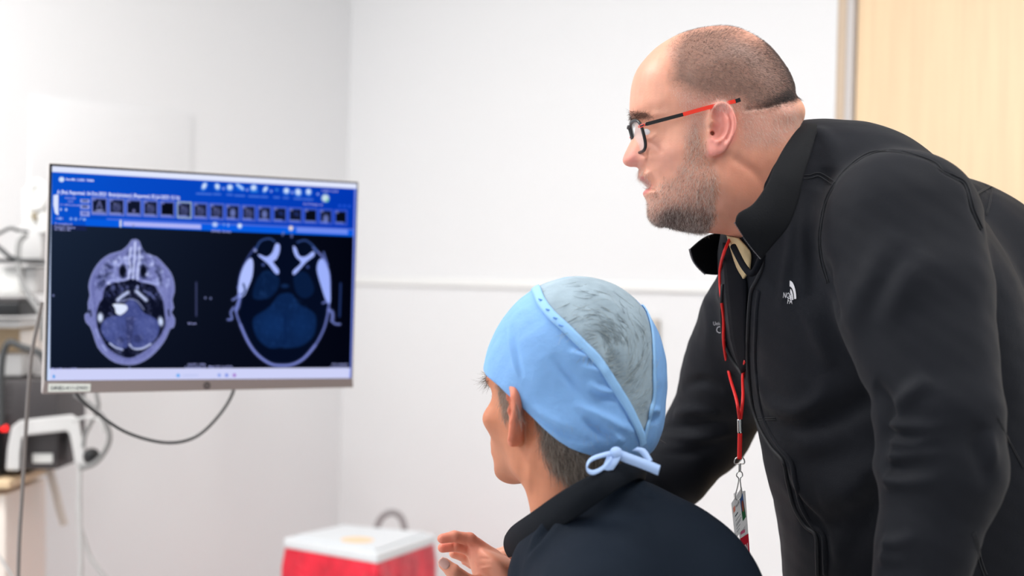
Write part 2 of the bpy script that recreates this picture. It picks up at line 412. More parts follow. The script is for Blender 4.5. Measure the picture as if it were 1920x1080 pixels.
Wc = L([(1240, 140, .066), (1300, 90, .074), (1400, 100, .078), (1450, 160, .078), (1340, 150, .080), (1215, 190, .058), (1270, 200, .070), (1330, 200, .079), (1400, 200, .081), (1465, 215, .074),
        (1235, 250, .056), (1280, 260, .073), (1330, 270, .079), (1400, 270, .080), (1460, 290, .075),
        (1232, 295, .052), (1270, 310, .070), (1320, 330, .080), (1380, 340, .078), (1440, 360, .072), (1235, 340, .044), (1228, 365, .037), (1260, 370, .060), (1300, 390, .070), (1350, 400, .070), (1240, 405, .040), (1420, 430, .066), (1500, 420, .072),
        (1178, 300, .020), (1186, 285, .017), (1200, 260, .020), (1200, 240, .030), (1205, 330, .028)], 0.05)
Rc = L([(1200, 160, .050), (1300, 80, .064), (1440, 120, .062), (1480, 190, .05), (1500, 220, .05), (1340, 230, .06), (1192, 215, .032), (1172, 300, .012), (1185, 265, .011), (1195, 240, .016),
        (1200, 325, .014), (1207, 345, .012), (1210, 362, .012), (1220, 395, .026), (1230, 418, .030), (1290, 425, .040), (1360, 430, .045), (1400, 470, .045), (1540, 330, .05), (1250, 300, .04), (1300, 350, .055)], 0.04)
def bp(px, py, rx, ry, v, c=0.07): q = s2l(px, py, c); s = 1.8 / FPX; return (q[0], q[1], rx * s, ry * s, v)
def st(lst, wd, v, c=0.075): return ([s2l(x, y, c) for x, y in lst], wd * 1.8 / FPX, v)
bumps = [bp(1213, 246, 14, 9, -.0080, .04), bp(1222, 218, 26, 9, .004, .05), bp(1250, 285, 26, 20, .005), bp(1206, 302, 10, 8, .007, .02), bp(1340, 300, 30, 22, -.003), bp(1300, 165, 45, 40, .002),
         bp(1290, 350, 35, 40, .004), bp(1478, 215, 28, 18, .005, .06), bp(1335, 345, 26, 34, .003)]
strokes = [st([(1208, 312), (1222, 325), (1231, 350), (1232, 370)], 5, -.0035, .03), st([(1216, 262), (1230, 272), (1240, 285)], 3.5, -.002, .05), st([(1205, 255), (1218, 258), (1228, 252)], 3, .002, .045),
           st([(1195, 309), (1187, 310), (1180, 309)], 3.2, -.009, .014), st([(1220, 349), (1226, 353)], 3, -.004, .02),
           st([(1398, 207), (1440, 200), (1486, 181)], 4, -.0022, .07), st([(1380, 300), (1420, 330), (1450, 380)], 9, -.002), st([(1345, 300), (1350, 330), (1345, 380)], 10, -.0025),
           st([(1214, 285), (1212, 300), (1208, 311)], 2.8, -.003, .02)]
CE = 0.085
def ep(l, c=CE): return [s2l(x, y, c) for x, y in l]
ears = dict(outline=ep([(1337, 196), (1344, 191), (1354, 190), (1364, 196), (1372, 208), (1377, 224), (1378, 240), (1374, 257), (1368, 271), (1360, 283), (1350, 290), (1340, 293), (1331, 289), (1326, 281), (1325, 268), (1328, 254), (1326, 240), (1325, 225), (1328, 208)]),
            cy=s2l(0, 245, .08)[1], tilt=.019, bumps=[(*s2l(1347, 243, CE), .008, .011, -.010), (*s2l(1352, 214, CE), .007, .007, -.0055), (*s2l(1330, 247, CE), .004, .005, .004), (*s2l(1339, 281, CE), .007, .007, .002)],
            strokes=[(ep([(1331, 232), (1332, 212), (1340, 199), (1353, 195), (1364, 202), (1371, 218), (1373, 236), (1369, 256), (1361, 272)]), .0032, .0045),
                     (ep([(1352, 206), (1361, 224), (1363, 240), (1357, 257), (1346, 266)]), .003, .004), (ep([(1337, 262), (1345, 266)]), .003, .002),
                     (ep([(1336, 228), (1346, 233)]), .0024, .003), (ep([(1366, 214), (1368, 240), (1361, 262)]), .0018, -.003)],
            holes=[(*s2l(1336.5, 249, CE), .0028, .004)])
V, Q = build_head(prof, Wc, Rc, 0.024, 0.024, bumps, strokes, ears, h=0.0015)
HL = V.copy()
V1h = l2w(V, O1, RT, UP, -FW); Q1h = Q
Q1h = orient(V1h, Q1h); N1h = vnormals(V1h, Q1h)

def region(Lv, polys_px, soft, c=0.075):        # soft mask (0..1) of head vertices inside outlines drawn on the near side; both sides alike
    m = np.zeros(len(Lv))
    for pp in polys_px:
        p = np.array([s2l(x, y, c) for x, y in pp]); m = np.maximum(m, np.clip(poly_sd(Lv[:, 0], Lv[:, 1], p) / (soft * 1.8 / FPX) + 0.5, 0, 1))
    return m
def noise3(X, f, seed=0):
    rs = np.random.RandomState(seed); s = 0
    for _ in range(6):
        k = rs.normal(0, f, 3); s = s + np.sin(X @ k + rs.uniform(0, 6.28))
    return s / 6
SK = np.array(lin((223, 160, 135)))
def skin_cols(Lv, X, base, reds, tints):
    c = np.tile(base, (len(Lv), 1))
    c = c * (1 + 0.05 * noise3(X, 90, 1) + 0.05 * noise3(X, 260, 2))[:, None]
    for m, col in tints: c = c * (1 - m[:, None]) + np.array(col) * m[:, None]
    return c
near = np.clip((np.abs(HL[:, 2]) - 0.0) / 0.02, 0, 1)
m_hair = region(HL, [[(1266, 80), (1262, 120), (1262, 150), (1288, 168), (1320, 182), (1345, 184), (1390, 190), (1398, 206), (1440, 200), (1486, 183), (1520, 160), (1500, 60), (1400, 30), (1300, 40)]], 30)
m_bald = np.exp(-((HL[:, 0] - s2l(1405, 80)[0]) / .030) ** 2 - ((HL[:, 1] - s2l(1405, 72)[1]) / .017) ** 2)
m_top = np.clip((HL[:, 1] - s2l(0, 78)[1]) / 0.012, 0, 1) * (HL[:, 0] > s2l(1260, 0)[0])
m_hair = m_hair * (1 - 0.75 * m_bald) * (1 - 0.35 * m_top * (np.abs(HL[:, 2]) < 0.045))
m_line = np.exp(-(pdist2(HL[:, 0], HL[:, 1], np.array([s2l(*q, .07) for q in [(1398, 203), (1425, 200), (1455, 192), (1487, 178)]])) / .006) ** 2)
m_line = m_line * np.clip((HL[:, 0] - s2l(1392, 0)[0]) / .035, 0, 1)
m_side = region(HL, [[(1262, 165), (1300, 175), (1380, 180), (1400, 205), (1340, 205), (1325, 200), (1322, 240), (1300, 262), (1283, 260), (1290, 215)]], 22)
m_nape = region(HL, [[(1385, 205), (1440, 202), (1488, 184), (1510, 215), (1500, 245), (1450, 275), (1400, 275), (1385, 240)]], 25)
m_beard = region(HL, [[(1290, 258), (1303, 235), (1318, 262), (1322, 300), (1345, 330), (1340, 380), (1345, 405), (1335, 448), (1270, 450), (1200, 430), (1205, 385), (1222, 372), (1232, 352), (1248, 335), (1268, 330), (1283, 300)]], 14)
m_mous = region(HL, [[(1195, 314), (1208, 312), (1216, 330), (1226, 350), (1218, 352), (1205, 336), (1194, 330)]], 6, .03)
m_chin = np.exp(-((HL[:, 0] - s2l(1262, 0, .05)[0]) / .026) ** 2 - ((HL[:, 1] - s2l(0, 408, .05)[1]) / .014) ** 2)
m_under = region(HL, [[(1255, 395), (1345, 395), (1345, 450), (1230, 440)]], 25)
m_brow = region(HL, [[(1178, 212), (1190, 206), (1212, 213), (1222, 222), (1200, 221), (1186, 228), (1178, 226)]], 5, .04)
m_lip = region(HL, [[(1190, 326), (1200, 328), (1216, 342), (1222, 350), (1215, 346), (1200, 342), (1190, 336)], [(1200, 354), (1212, 352), (1222, 352), (1214, 362), (1204, 366)]], 3, .012)
m_ear = region(HL, [[(1328, 192), (1355, 186), (1382, 215), (1380, 260), (1350, 296), (1325, 292), (1328, 262), (1340, 230)]], 10, CE) * (np.abs(HL[:, 2]) > .074)
m_nose = np.exp(-((HL[:, 0] - s2l(1182, 0)[0]) / .014) ** 2 - ((HL[:, 1] - s2l(0, 300)[1]) / .014) ** 2)
def cl(*c): return lin(c)
cols1 = skin_cols(HL, V1h, SK, None, [(0.65 * m_ear, cl(226, 138, 132)), (0.7 * m_nose, cl(222, 140, 132)), (0.35 * region(HL, [[(1225, 265), (1280, 270), (1275, 320), (1235, 320)]], 30), cl(226, 158, 142)),
    (0.55 * m_side, cl(196, 150, 138)), (0.45 * m_nape, cl(196, 150, 140)), (0.78 * m_hair, cl(134, 108, 97)), (0.6 * m_line * m_hair, cl(70, 58, 56)), (0.42 * m_beard, cl(168, 118, 102)), (0.05 * m_mous, cl(180, 140, 120)),
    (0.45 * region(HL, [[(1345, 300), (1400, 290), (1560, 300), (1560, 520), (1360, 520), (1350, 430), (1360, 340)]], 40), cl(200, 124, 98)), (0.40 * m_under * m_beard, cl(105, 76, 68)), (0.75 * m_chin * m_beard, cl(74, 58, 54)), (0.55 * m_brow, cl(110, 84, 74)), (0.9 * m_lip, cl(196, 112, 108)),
    (0.30 * region(HL, [[(1215, 255), (1240, 262), (1235, 285), (1215, 275)]], 8, .05), cl(170, 112, 98))])
M_skin1 = mat('skin_fair', (224, 168, 146), 0.46, vcol=True, bump=[(420, 0.18, 0.0012), (1400, 0.22, 0.0006)], sss=0.35, spec=0.45)

# jacket of the standing man: fields in world space
def ell_axes(U, Lx):
    U = np.array(U, float); U /= np.linalg.norm(U); Lx = np.array(Lx, float); Lx -= U * (Lx @ U); Lx /= np.linalg.norm(Lx)
    return np.array([U, Lx, np.cross(U, Lx)])
hipC = P(1900, 1290, 1.90); neckB = P(1480, 400, 1.84)
axT = ell_axes(neckB - hipC, P(1700, 430, 1.66) - P(1395, 600, 2.03))
g = Grid((-0.02, 1.42, 0.80), (0.86, 2.36, 1.62), 0.0042)
f = g.ell(P(1630, 600, 1.88), (.25, .225, .160), axT)                   # chest
f = smin(f, g.ell(P(1585, 420, 1.85), (.13, .16, .112), axT), .05)      # upper back and shoulders
f = smin(f, g.ell(P(1730, 860, 1.90), (.25, .20, .205), axT), .06)      # belly
f = smin(f, g.ell(P(1760, 1100, 1.92), (.24, .185, .205), np.eye(3)[[2, 1, 0]]), .06)   # hips
f = smin(f, g.ell(P(1738, 600, 1.98), (.205, .17, .205)), .05)         # back, seen behind the sleeve
f = smin(f, g.cone(P(1500, 352, 1.84), P(1560, 430, 1.84), .080, .10), .03)
near_arm = chain(g, [(P(1688, 432, 1.70), .098), (P(1712, 560, 1.66), .090), (P(1762, 780, 1.60), .070), (P(1768, 880, 1.59), .066)], .01)
near_fore = chain(g, [(P(1768, 880, 1.59), .066), (P(1738, 1020, 1.57), .054), (P(1690, 1250, 1.55), .044)], .01)
f = smin(f, smin(near_arm, near_fore, .02), .018)
far_arm = chain(g, [(P(1415, 610, 2.02), .082), (P(1385, 690, 2.06), .076), (P(1325, 810, 2.12), .060), (P(1265, 885, 2.10), .050), (P(1110, 960, 2.04), .042)], .02)
f = smin(f, far_arm, .03)
VJ, QJ = g.mesh(f); QJ = orient(VJ, QJ)
# folds, seams and zips of the jacket are laid on its surface
M_fleece = mat('black_fleece', (25, 27, 33), 0.7, noise=(3.5, 0.9), bump=[(900, 0.3, 0.0008), (14, 0.25, 0.006)], spec=0.12, sheen=0.05)
M_seam = mat('dark_seam_thread', (17, 20, 27), 0.7); M_collar = mat('black_collar_fleece', (15, 17, 21), 0.75, bump=[(700, 0.4, 0.001)], spec=0.15)
M_white = mat('white_embroidery', (232, 230, 234), 0.6); M_grey = mat('grey_embroidery', (150, 150, 156), 0.7)
M_steel = mat('bright_steel', (200, 200, 198), 0.22, metal=1.0); M_zip = mat('zip_teeth', (92, 92, 98), 0.35, metal=0.6)
def z6(l): return [(x / 2.571 + 1440, y / 2.571 + 200) for x, y in l]
def z8(l): return [(x / 2.842 + 1440, y / 2.842 + 700) for x, y in l]
SJ = Surf(VJ, QJ); NJ = vnormals(VJ, QJ)
sleeve_seam = z6([(290, 850), (262, 760), (250, 680), (250, 600), (270, 480), (310, 390), (370, 310), (450, 245), (530, 215), (630, 215), (720, 240), (800, 270), (840, 310), (900, 340), (945, 365), (970, 420), (990, 500), (1030, 590)])
folds = [(z8([(660, 210), (740, 130), (860, 20)]), .010, .006), (z8([(640, 268), (740, 285), (860, 290), (1000, 270)]), .0075, .0065), (z8([(645, 365), (760, 378), (870, 352), (980, 330)]), .007, .0055),
         (z8([(650, 445), (760, 440), (900, 425), (960, 400)]), .0065, .005), (z8([(630, 572), (740, 582), (860, 572), (960, 540)]), .0075, .006), (z8([(620, 905), (700, 905), (800, 850)]), .008, .006), (z8([(600, 980), (680, 990), (780, 970)]), .008, .004),
         (z8([(655, 325), (760, 335), (860, 330)]), .006, -.003), (z8([(655, 505), (760, 510), (850, 500)]), .007, -.003), (z8([(1130, 260), (1120, 400), (1150, 520), (1190, 600)]), .012, -.005), (z8([(1170, 300), (1190, 420), (1190, 520)]), .010, .004),
         (z8([(560, 60), (610, 130), (640, 230), (640, 420)]), .012, -.010),
         (z6([(380, 1080), (450, 880), (600, 600)]), .016, .0035), (z6([(540, 1080), (620, 930), (760, 700)]), .016, .0035), (z6([(470, 1060), (560, 860), (680, 650)]), .014, -.003),
         (z6([(130, 360), (118, 560), (90, 780), (60, 1000)]), .008, .003), (z6([(185, 380), (170, 600), (185, 900)]), .009, .003), (z6([(215, 560), (200, 760), (230, 1000)]), .012, -.005), (z6([(280, 720), (300, 900), (350, 1050)]), .014, -.010),
         ([(1531, 932), (1588, 925), (1637, 893), (1668, 860)], .022, .010), ([(1500, 990), (1560, 985), (1640, 950)], .02, -.007), ([(1420, 700), (1440, 755), (1490, 775), (1540, 745), (1548, 700)], .012, .006),
         ([(1440, 790), (1500, 800), (1570, 780), (1640, 740)], .016, -.009), ([(1560, 690), (1540, 640), (1510, 560)], .014, .004), ([(1600, 830), (1560, 860), (1480, 870)], .018, -.005), ([(1590, 1060), (1620, 980), (1650, 900)], .015, -.008),
         ([(1505, 250), (1530, 244), (1555, 262), (1580, 300)], .009, .003), (z6([(290, 290), (270, 330), (240, 400)]), .012, -.004), (z6([(1060, 350), (1072, 430), (1048, 530)]), .008, -.0035),
         ([(1318, 520), (1330, 600), (1322, 680)], .012, .004), ([(1262, 778), (1300, 768), (1350, 775)], .008, .006), ([(1248, 800), (1300, 800), (1370, 790)], .007, -.005), ([(1240, 815), (1300, 822), (1380, 810)], .008, .005),
         ([(1280, 725), (1320, 715), (1360, 735)], .008, -.005), ([(1225, 845), (1290, 850), (1350, 835)], .007, -.004), ([(1470, 900), (1500, 940), (1540, 1000), (1560, 1070)], .008, -.005), ([(1450, 850), (1480, 870), (1500, 920), (1530, 970)], .008, .004)]
for i, (ln, wd, am) in enumerate(folds): ridge(VJ, NJ, SJ.line(ln), wd, am * (1.5 if 1 <= i <= 8 else 1.15), 2 if 1 <= i <= 8 else 1)
ridge(VJ, NJ, SJ.line(sleeve_seam), .004, -.0028, False)
VJ += NJ * (0.0016 * noise3(VJ, 38, 5) + 0.0009 * noise3(VJ, 90, 6))[:, None]
SJ = Surf(VJ, QJ)
# legs, shoes and hands below the picture
def smooth_body(name, g, f, m, parent, cols=None):
    v, q = g.mesh(f); q = orient(v, q); return mesh_obj(name, v, q, m, parent)
M_trouser = mat('dark_trousers', (26, 28, 34), 0.8, bump=[(300, 0.3, 0.001)]); M_shoe = mat('black_shoe', (20, 20, 20), 0.4)
hc = P(1790, 1200, 1.90)
def leg_pts(side, x0, y0): return [((x0, y0, hc[2] - .02), .10), ((x0 - .01, y0 + .01, .50), .066), ((x0 + .02, y0, .07), .045)]
# hands beyond the picture edge, arms resting on the desk
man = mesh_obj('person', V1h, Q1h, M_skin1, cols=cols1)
tag(man, 'standing bald-cropped bearded man in black fleece jacket leaning over to watch the screen', 'person')
jk = mesh_obj('jacket', VJ, QJ, M_fleece, man)
def stitched(ln, name='seam', off=0.0, r=.0007, gap=.0022):
    p = SJ.line(ln, off, 4); q = [SJ.hit(*[float(t[0]) for t in proj(x[None])[:2]]) for x in p]
    n = np.array([x[1] for x in q]); T = np.gradient(p, axis=0); S = np.cross(T, n); S /= np.linalg.norm(S, axis=1)[:, None] + 1e-9
    V, F = merge([tube_geo(p + S * gap + n * .0003, r, 6), tube_geo(p - S * gap + n * .0003, r, 6)])
    return mesh_obj(name, V, F, M_seam, jk)
stitched(sleeve_seam)
stitched(z6([(133, 335), (200, 338), (250, 328), (320, 372)]))
stitched(z6([(222, 92), (200, 120), (170, 200), (150, 270), (130, 335), (100, 420), (60, 480), (35, 540)]))
stitched(z8([(1222, 230), (1290, 370), (1360, 500)]), gap=.0008)
stitched(z8([(1095, 850), (1118, 920), (1132, 1000), (1160, 1075)]), r=.0012, gap=.0016)
stitched(z6([(1065, 350), (1076, 430), (1052, 525)]), gap=.0008)
stitched([(1419, 786), (1455, 785)], gap=.0012)
def zipper(ln, dflt=None):
    p = SJ.line(ln, .0012, 8); T = np.gradient(p, axis=0); seg = np.linalg.norm(np.diff(p, axis=0), axis=1)
    s = np.concatenate([[0], np.cumsum(seg)]); k = np.arange(0, s[-1], .0026)
    c = np.stack([np.interp(k, s, p[:, i]) for i in range(3)], 1); t = np.stack([np.interp(k, s, T[:, i]) for i in range(3)], 1); t /= np.linalg.norm(t, axis=1)[:, None]
    parts = []
    for a, b in zip(c, t):
        n = (CAM - a) / np.linalg.norm(CAM - a); sd = np.cross(b, n); sd /= np.linalg.norm(sd); parts.append(box_geo(a, (b, sd, np.cross(b, sd)), (.0008, .0021, .0009)))
    Vz, Fz = merge(parts); zt = tube('zip_tape', p, .0026, M_seam, jk, 8, sp=0)
    mesh_obj('zip_teeth', Vz, Fz, M_zip, zt, smooth=False)
near_zip = [(1432, 482), (1430, 502), (1420, 525), (1410, 545), (1406, 580), (1404, 620), (1403, 660), (1405, 700), (1413, 760), (1425, 800), (1447, 838), (1470, 866), (1478, 905), (1490, 950), (1510, 985), (1530, 1003), (1533, 1040), (1534, 1078)]
zipper(near_zip)
zipper([(1357, 533), (1354, 575), (1357, 630), (1368, 662), (1384, 688), (1396, 704)])
# raised facings beside the zips
for ln, wd in (([(x + 13, y) for x, y in near_zip[3:]], .004), ([(1364, 540), (1368, 580), (1370, 630), (1380, 655), (1398, 680)], .003)):
    tube('facing', SJ.line(ln, -.0015, 6), wd, M_fleece, jk, 10, sp=0)
# collar: a standing band of fleece, open in front
def band(name, top, bot, m, parent, thick=.005, bulge=.006, n=8, k=9):
    a = spline(np.array(top), n); b = spline(np.array(bot), n); mid = (a.mean(0) + b.mean(0)) / 2
    out = (a + b) / 2 - mid; out[:, 2] *= .3; out /= np.linalg.norm(out, axis=1)[:, None] + 1e-9
    rows = []
    for t in np.linspace(0, 1, k):
        rows.append(a * (1 - t) + b * t + out * (bulge * math.sin(math.pi * t)) )
    rows = np.array(rows)
    o = sheet(name, rows, m, parent, thick); s = o.modifiers.new('sub', 'SUBSURF'); s.levels = 1; s.render_levels = 2
    return o, rows
top = pts((1378, 418, 1.690), (1384, 400, 1.690), (1412, 382, 1.690), (1438, 345, 1.695), (1450, 315, 1.705), (1470, 278, 1.73), (1496, 243, 1.775), (1513, 234, 1.83), (1512, 245, 1.90), (1490, 310, 1.95), (1440, 380, 1.975), (1380, 425, 1.965), (1325, 442, 1.94), (1293, 468, 1.915))
bot = pts((1428, 486, 1.700), (1448, 462, 1.685), (1478, 425, 1.680), (1496, 380, 1.685), (1506, 335, 1.695), (1520, 290, 1.72), (1530, 252, 1.77), (1540, 246, 1.84), (1535, 275, 1.92), (1510, 350, 1.98), (1465, 430, 2.0), (1410, 490, 1.99), (1360, 514, 1.965), (1322, 514, 1.945))
col, crow = band('collar', top, bot, M_collar, man)
def edge_zip(p, m, par, off):
    p = np.asarray(p) + off; s = np.concatenate([[0], np.cumsum(np.linalg.norm(np.diff(p, axis=0), axis=1))]); k = np.arange(0, s[-1], .0026)
    c = np.stack([np.interp(k, s, p[:, i]) for i in range(3)], 1); T = np.gradient(c, axis=0); parts = []
    for a, b in zip(c, T):
        b = b / np.linalg.norm(b); n = (CAM - a) / np.linalg.norm(CAM - a); sd = np.cross(b, n); sd /= np.linalg.norm(sd); parts.append(box_geo(a, (b, sd, np.cross(b, sd)), (.0007, .0012, .0008)))
    V, F = merge(parts); return mesh_obj('zip_teeth', V, F, m, par, smooth=False)
M_zipw = mat('silver_zip_teeth', (120, 120, 126), 0.4, metal=0.5)
edge_zip(spline(crow[:, 0], 4), M_zipw, col, 0)
edge_zip(spline(crow[:, -1], 4), M_zipw, col, 0)
# shirt at the neck
M_tan = mat('tan_undershirt', (196, 172, 130), 0.8, bump=[(500, 0.3, 0.001)]); M_navy = mat('navy_shirt', (12, 14, 20), 0.8, spec=.08)
def patch(name, la, lb, m, parent, off=.003, n=5, k=6, thick=.003):
    a = spline(np.array(la, float), n); b = spline(np.array(lb, float), n)
    rows = np.array([[SJ.hit(*(p * (1 - t) + q * t), off)[0] for p, q in zip(a, b)] for t in np.linspace(0, 1, k)])
    return sheet(name, rows, m, parent, thick)
patch('undershirt', [(1372, 442), (1380, 470), (1390, 500), (1402, 522)], [(1392, 446), (1406, 462), (1414, 478), (1412, 506)], M_tan, man, .006)
patch('shirt_placket', [(1360, 455), (1362, 500), (1366, 560), (1376, 640), (1394, 700)], [(1380, 470), (1390, 505), (1402, 530), (1402, 600), (1403, 690)], M_navy, man, .002)
tube('shirt_collar', pts((1375, 462, 1.80), (1395, 500, 1.765), (1412, 512, 1.745), (1430, 478, 1.72)), .0042, M_navy, man)
# marks on the chest
def decal(name, V2, F, m, parent, off=.0011):
    V = np.array([SJ.hit(x, y, off)[0] for x, y in V2]); return mesh_obj(name, V, F, m, parent, smooth=False)
def ptext(s, x, y, h, rot=0.0, sx=1.0, bold=0.0, shear=0.0):        # text outlines in picture units, baseline start (x, y), cap height h
    V, F = text_geo(s, h / 0.7, bold=bold, shear=shear, sx=sx); c, q = math.cos(rot), math.sin(rot)
    return np.stack([x + V[:, 0] * c + V[:, 1] * q, y + V[:, 0] * q - V[:, 1] * c], 1), F
def merge2(l):
    V, F = merge([(np.c_[v, np.zeros(len(v))], f) for v, f in l]); return V[:, :2], F
def ring2(cx, cy, ax, ay, r0, r1, t0, t1, n=14):
    t = np.linspace(t0, t1, n); o = np.stack([cx + ax * r1 * np.cos(t), cy - ay * r1 * np.sin(t)], 1); i = np.stack([cx + ax * r0 * np.cos(t), cy - ay * r0 * np.sin(t)], 1)
    return np.concatenate([o, i]), [[k, k + 1, n + k + 1, n + k] for k in range(n - 1)]
H = math.pi / 2
lg = merge2([ring2(1481.5, 562, 12.5, 36, .70, 1.0, 0.06, H), ring2(1480.5, 563, 12.5, 36, .46, .64, 0.05, H * .80), ring2(1480, 563, 12.5, 36, .22, .40, 0.05, H * .62),
             ptext('NOR', 1468.5, 558, 10.5, 0.06, .52, .012, .12), ptext('FA', 1476.5, 569, 10.5, 0.06, .58, .012, .12)])
decal('chest_logo', *lg, M_white, jk)
lg = merge2([ptext('Univ', 1338, 610, 7, -0.03, .8, .004), ptext('Ca', 1343, 624, 13, 0.05, .85, .006), ptext('N', 1356.5, 641, 7, 0.05, .7, .01), ptext('P', 1359, 667, 7, 0.05, .7, .01)])
decal('chest_embroidery', *lg, M_grey, jk)

# ---- hair and beard
M_hair = mat('cropped_brown_hair', (112, 94, 88), 0.6); M_hdark = mat('dark_hair', (52, 44, 44), 0.6); M_grizz = mat('grizzled_beard', (214, 196, 184), 0.55); M_bdark = mat('dark_beard', (92, 70, 62), 0.6)
down = -UP * .75 + RT * .35
def grow(name, wt, n, length, m, mixn, dirv, r, curl, seed, par=man):
    R_, Nn = sample(V1h, Q1h, N1h, wt, n, seed); dirv = np.asarray(dirv)
    t = dirv - Nn * (Nn @ dirv)[:, None]; t /= np.linalg.norm(t, axis=1)[:, None] + 1e-6
    d = Nn * mixn + t * (1 - mixn); d /= np.linalg.norm(d, axis=1)[:, None]
    return hairs(name, R_, d, length, m, par, r, curl, seed)
grow('cropped_hair', m_hair ** 1.5 + .25 * m_line, 42000, .0030, M_hair, .42, -UP * .5 + RT * .6, .000065, .08, 1)
grow('dark_hairline', m_line * m_hair + .12 * m_hair * np.clip((HL[:, 0] - .05) / .06, 0, 1), 11000, .0032, M_hdark, .4, -UP * .4 + RT * .8, .00007, .08, 2)
grow('greying_sideburn', .8 * m_side * (1 - m_hair) + .5 * m_nape * (1 - m_hair), 7000, .0032, M_grizz, .4, down, .00007, .3, 3)
grow('beard', m_beard + .25 * m_mous, 9000, .0046, M_grizz, .34, -UP * .85 - RT * .1, .00009, .45, 4)
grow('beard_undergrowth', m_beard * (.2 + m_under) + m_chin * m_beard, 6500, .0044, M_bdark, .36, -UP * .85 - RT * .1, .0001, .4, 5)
grow('eyebrow', m_brow, 900, .007, M_bdark, .45, RT * .8 + UP * .3, .00011, .3, 6)
grow('moustache', m_mous, 260, .006, M_grizz, .45, -UP, .0001, .3, 7)
# eyes
M_eye = mat('eyeball', (225, 225, 230), 0.12); M_iris = mat('iris', (70, 62, 50), 0.15); M_pupil = mat('pupil', (8, 8, 8), 0.1)
def uv_sphere(c, r, n=20, m=12, ax=np.eye(3), zlo=-1.0):
    V = []; F = []
    for i in range(m + 1):
        th = math.pi * i / m; 
        for j in range(n):
            ph = 2 * math.pi * j / n; V.append(np.asarray(c) + r * (math.cos(th) * ax[2] + math.sin(th) * (math.cos(ph) * ax[0] + math.sin(ph) * ax[1])))
    for i in range(m):
        for j in range(n): F.append([i * n + j, i * n + (j + 1) % n, (i + 1) * n + (j + 1) % n, (i + 1) * n + j])
    return V, F
for s in (1, -1):
    ea, eb = s2l(1221, 245, .04); c = O1 + (ea + .003) * RT + eb * UP - FW * (.0222 * s)
    e = mesh_obj('eye', *uv_sphere(c, .0122), M_eye, man)
    mesh_obj('iris', *uv_sphere(c - RT * .0075 - UP * .001, .0062), M_iris, e)

# ---- spectacles
M_frame = mat('matt_black_frame', (14, 14, 17), 0.35); M_redt = mat('red_temple', (235, 52, 30), 0.4); M_lens = mat('clear_lens', (0.93, 0.95, 0.96), 0.02, alpha=0.22, spec=0.8)
def hp(a, b, c): return O1 + a * RT + b * UP - FW * c
gl = empty('eyeglasses', tuple(O1)); tag(gl, 'black-framed eyeglasses with red temples on the standing man', 'eyeglasses')
bpy.context.view_layer.update()
kids = []
tA, tB = np.array(s2l(1180, 233, 0)), np.array(s2l(1194, 290, 0)); mid = (tA + tB) / 2; dv = (tA - tB) / 2
def rimpt(t, s, ins=1.0):
    ct, sn = math.cos(t), math.sin(t); e = .62
    cc = .0345 + .0265 * ins * math.copysign(abs(ct) ** e, ct); sv = ins * math.copysign(abs(sn) ** e, sn)
    wrap = .0085 * ((cc - .008) / .054) ** 2
    q = mid + dv * sv; return hp(q[0] + wrap, q[1], cc * s)
for s in (1, -1):
    lp = [rimpt(t, s) for t in np.linspace(0, 2 * math.pi, 48, endpoint=False)]
    r = tube('rim', lp, .0021, M_frame, None, 8, True, sp=0); kids.append(r)
    ip = [rimpt(t, s, .97) for t in np.linspace(0, 2 * math.pi, 48, endpoint=False)]; cc = np.mean(ip, 0)
    V = ip + [x + RT * .0014 for x in ip]; F = [list(range(48)), [95 - i for i in range(48)]] + [[i, i + 48, (i + 1) % 48 + 48, (i + 1) % 48] for i in range(48)]
    kids.append(mesh_obj('lens', V, F, M_lens, smooth=False))
    tl = [(1203, 236, .063), (1212, 232.8, .0675), (1245, 224, .0745), (1281, 214.6, .0805), (1330, 201, .0865), (1379, 189.8, .0895), (1388, 186.8, .0895)]
    q = []
    for x, y, c in tl:
        a, b = s2l(x, y, c); q.append(hp(a, b, c * s))
    q = np.array(q)
    def blade(p, hh, th):
        p = spline(p, 4); T = np.gradient(p, axis=0); T /= np.linalg.norm(T, axis=1)[:, None]; n = np.cross(T, FW); n /= np.linalg.norm(n, axis=1)[:, None]; S_ = np.cross(T, n); parts = []
        V = []; F = []
        for i, x in enumerate(p): V += [x + n[i] * hh + S_[i] * th, x - n[i] * hh + S_[i] * th, x - n[i] * hh - S_[i] * th, x + n[i] * hh - S_[i] * th]
        for i in range(len(p) - 1):
            for k in range(4): F.append([i * 4 + k, i * 4 + (k + 1) % 4, i * 4 + 4 + (k + 1) % 4, i * 4 + 4 + k])
        F += [[0, 1, 2, 3], [len(V) - 1, len(V) - 2, len(V) - 3, len(V) - 4]]
        return V, F
    t = mesh_obj('temple', *blade(q[1:4], .0022, .0012), M_frame, smooth=False)
    t2 = mesh_obj('temple_tip', *blade(q[3:6], .0024, .0013), M_redt, smooth=False); t3 = mesh_obj('temple_end', *blade(q[5:7], .0024, .0015), M_frame, smooth=False)
    hn = tube('hinge', np.array([rimpt(.35, s), q[0], q[1]]), .0017, M_frame, None, 8)
    th = np.linspace(0, 2 * math.pi, 20, endpoint=False); e0 = hp(*s2l(1203, 236, .066), .066 * s); tdir = (q[1] - q[0]); tdir /= np.linalg.norm(tdir); ud = np.cross(tdir, FW); ud /= np.linalg.norm(ud)
    t4 = tube('temple_emblem', np.array([e0 + tdir * .0050 * math.cos(x) + ud * .0016 * math.sin(x) - FW * .0012 * s for x in th]), .0005, M_redt, None, 6, True, sp=0)
    kids += [t, t2, t3, hn, t4]
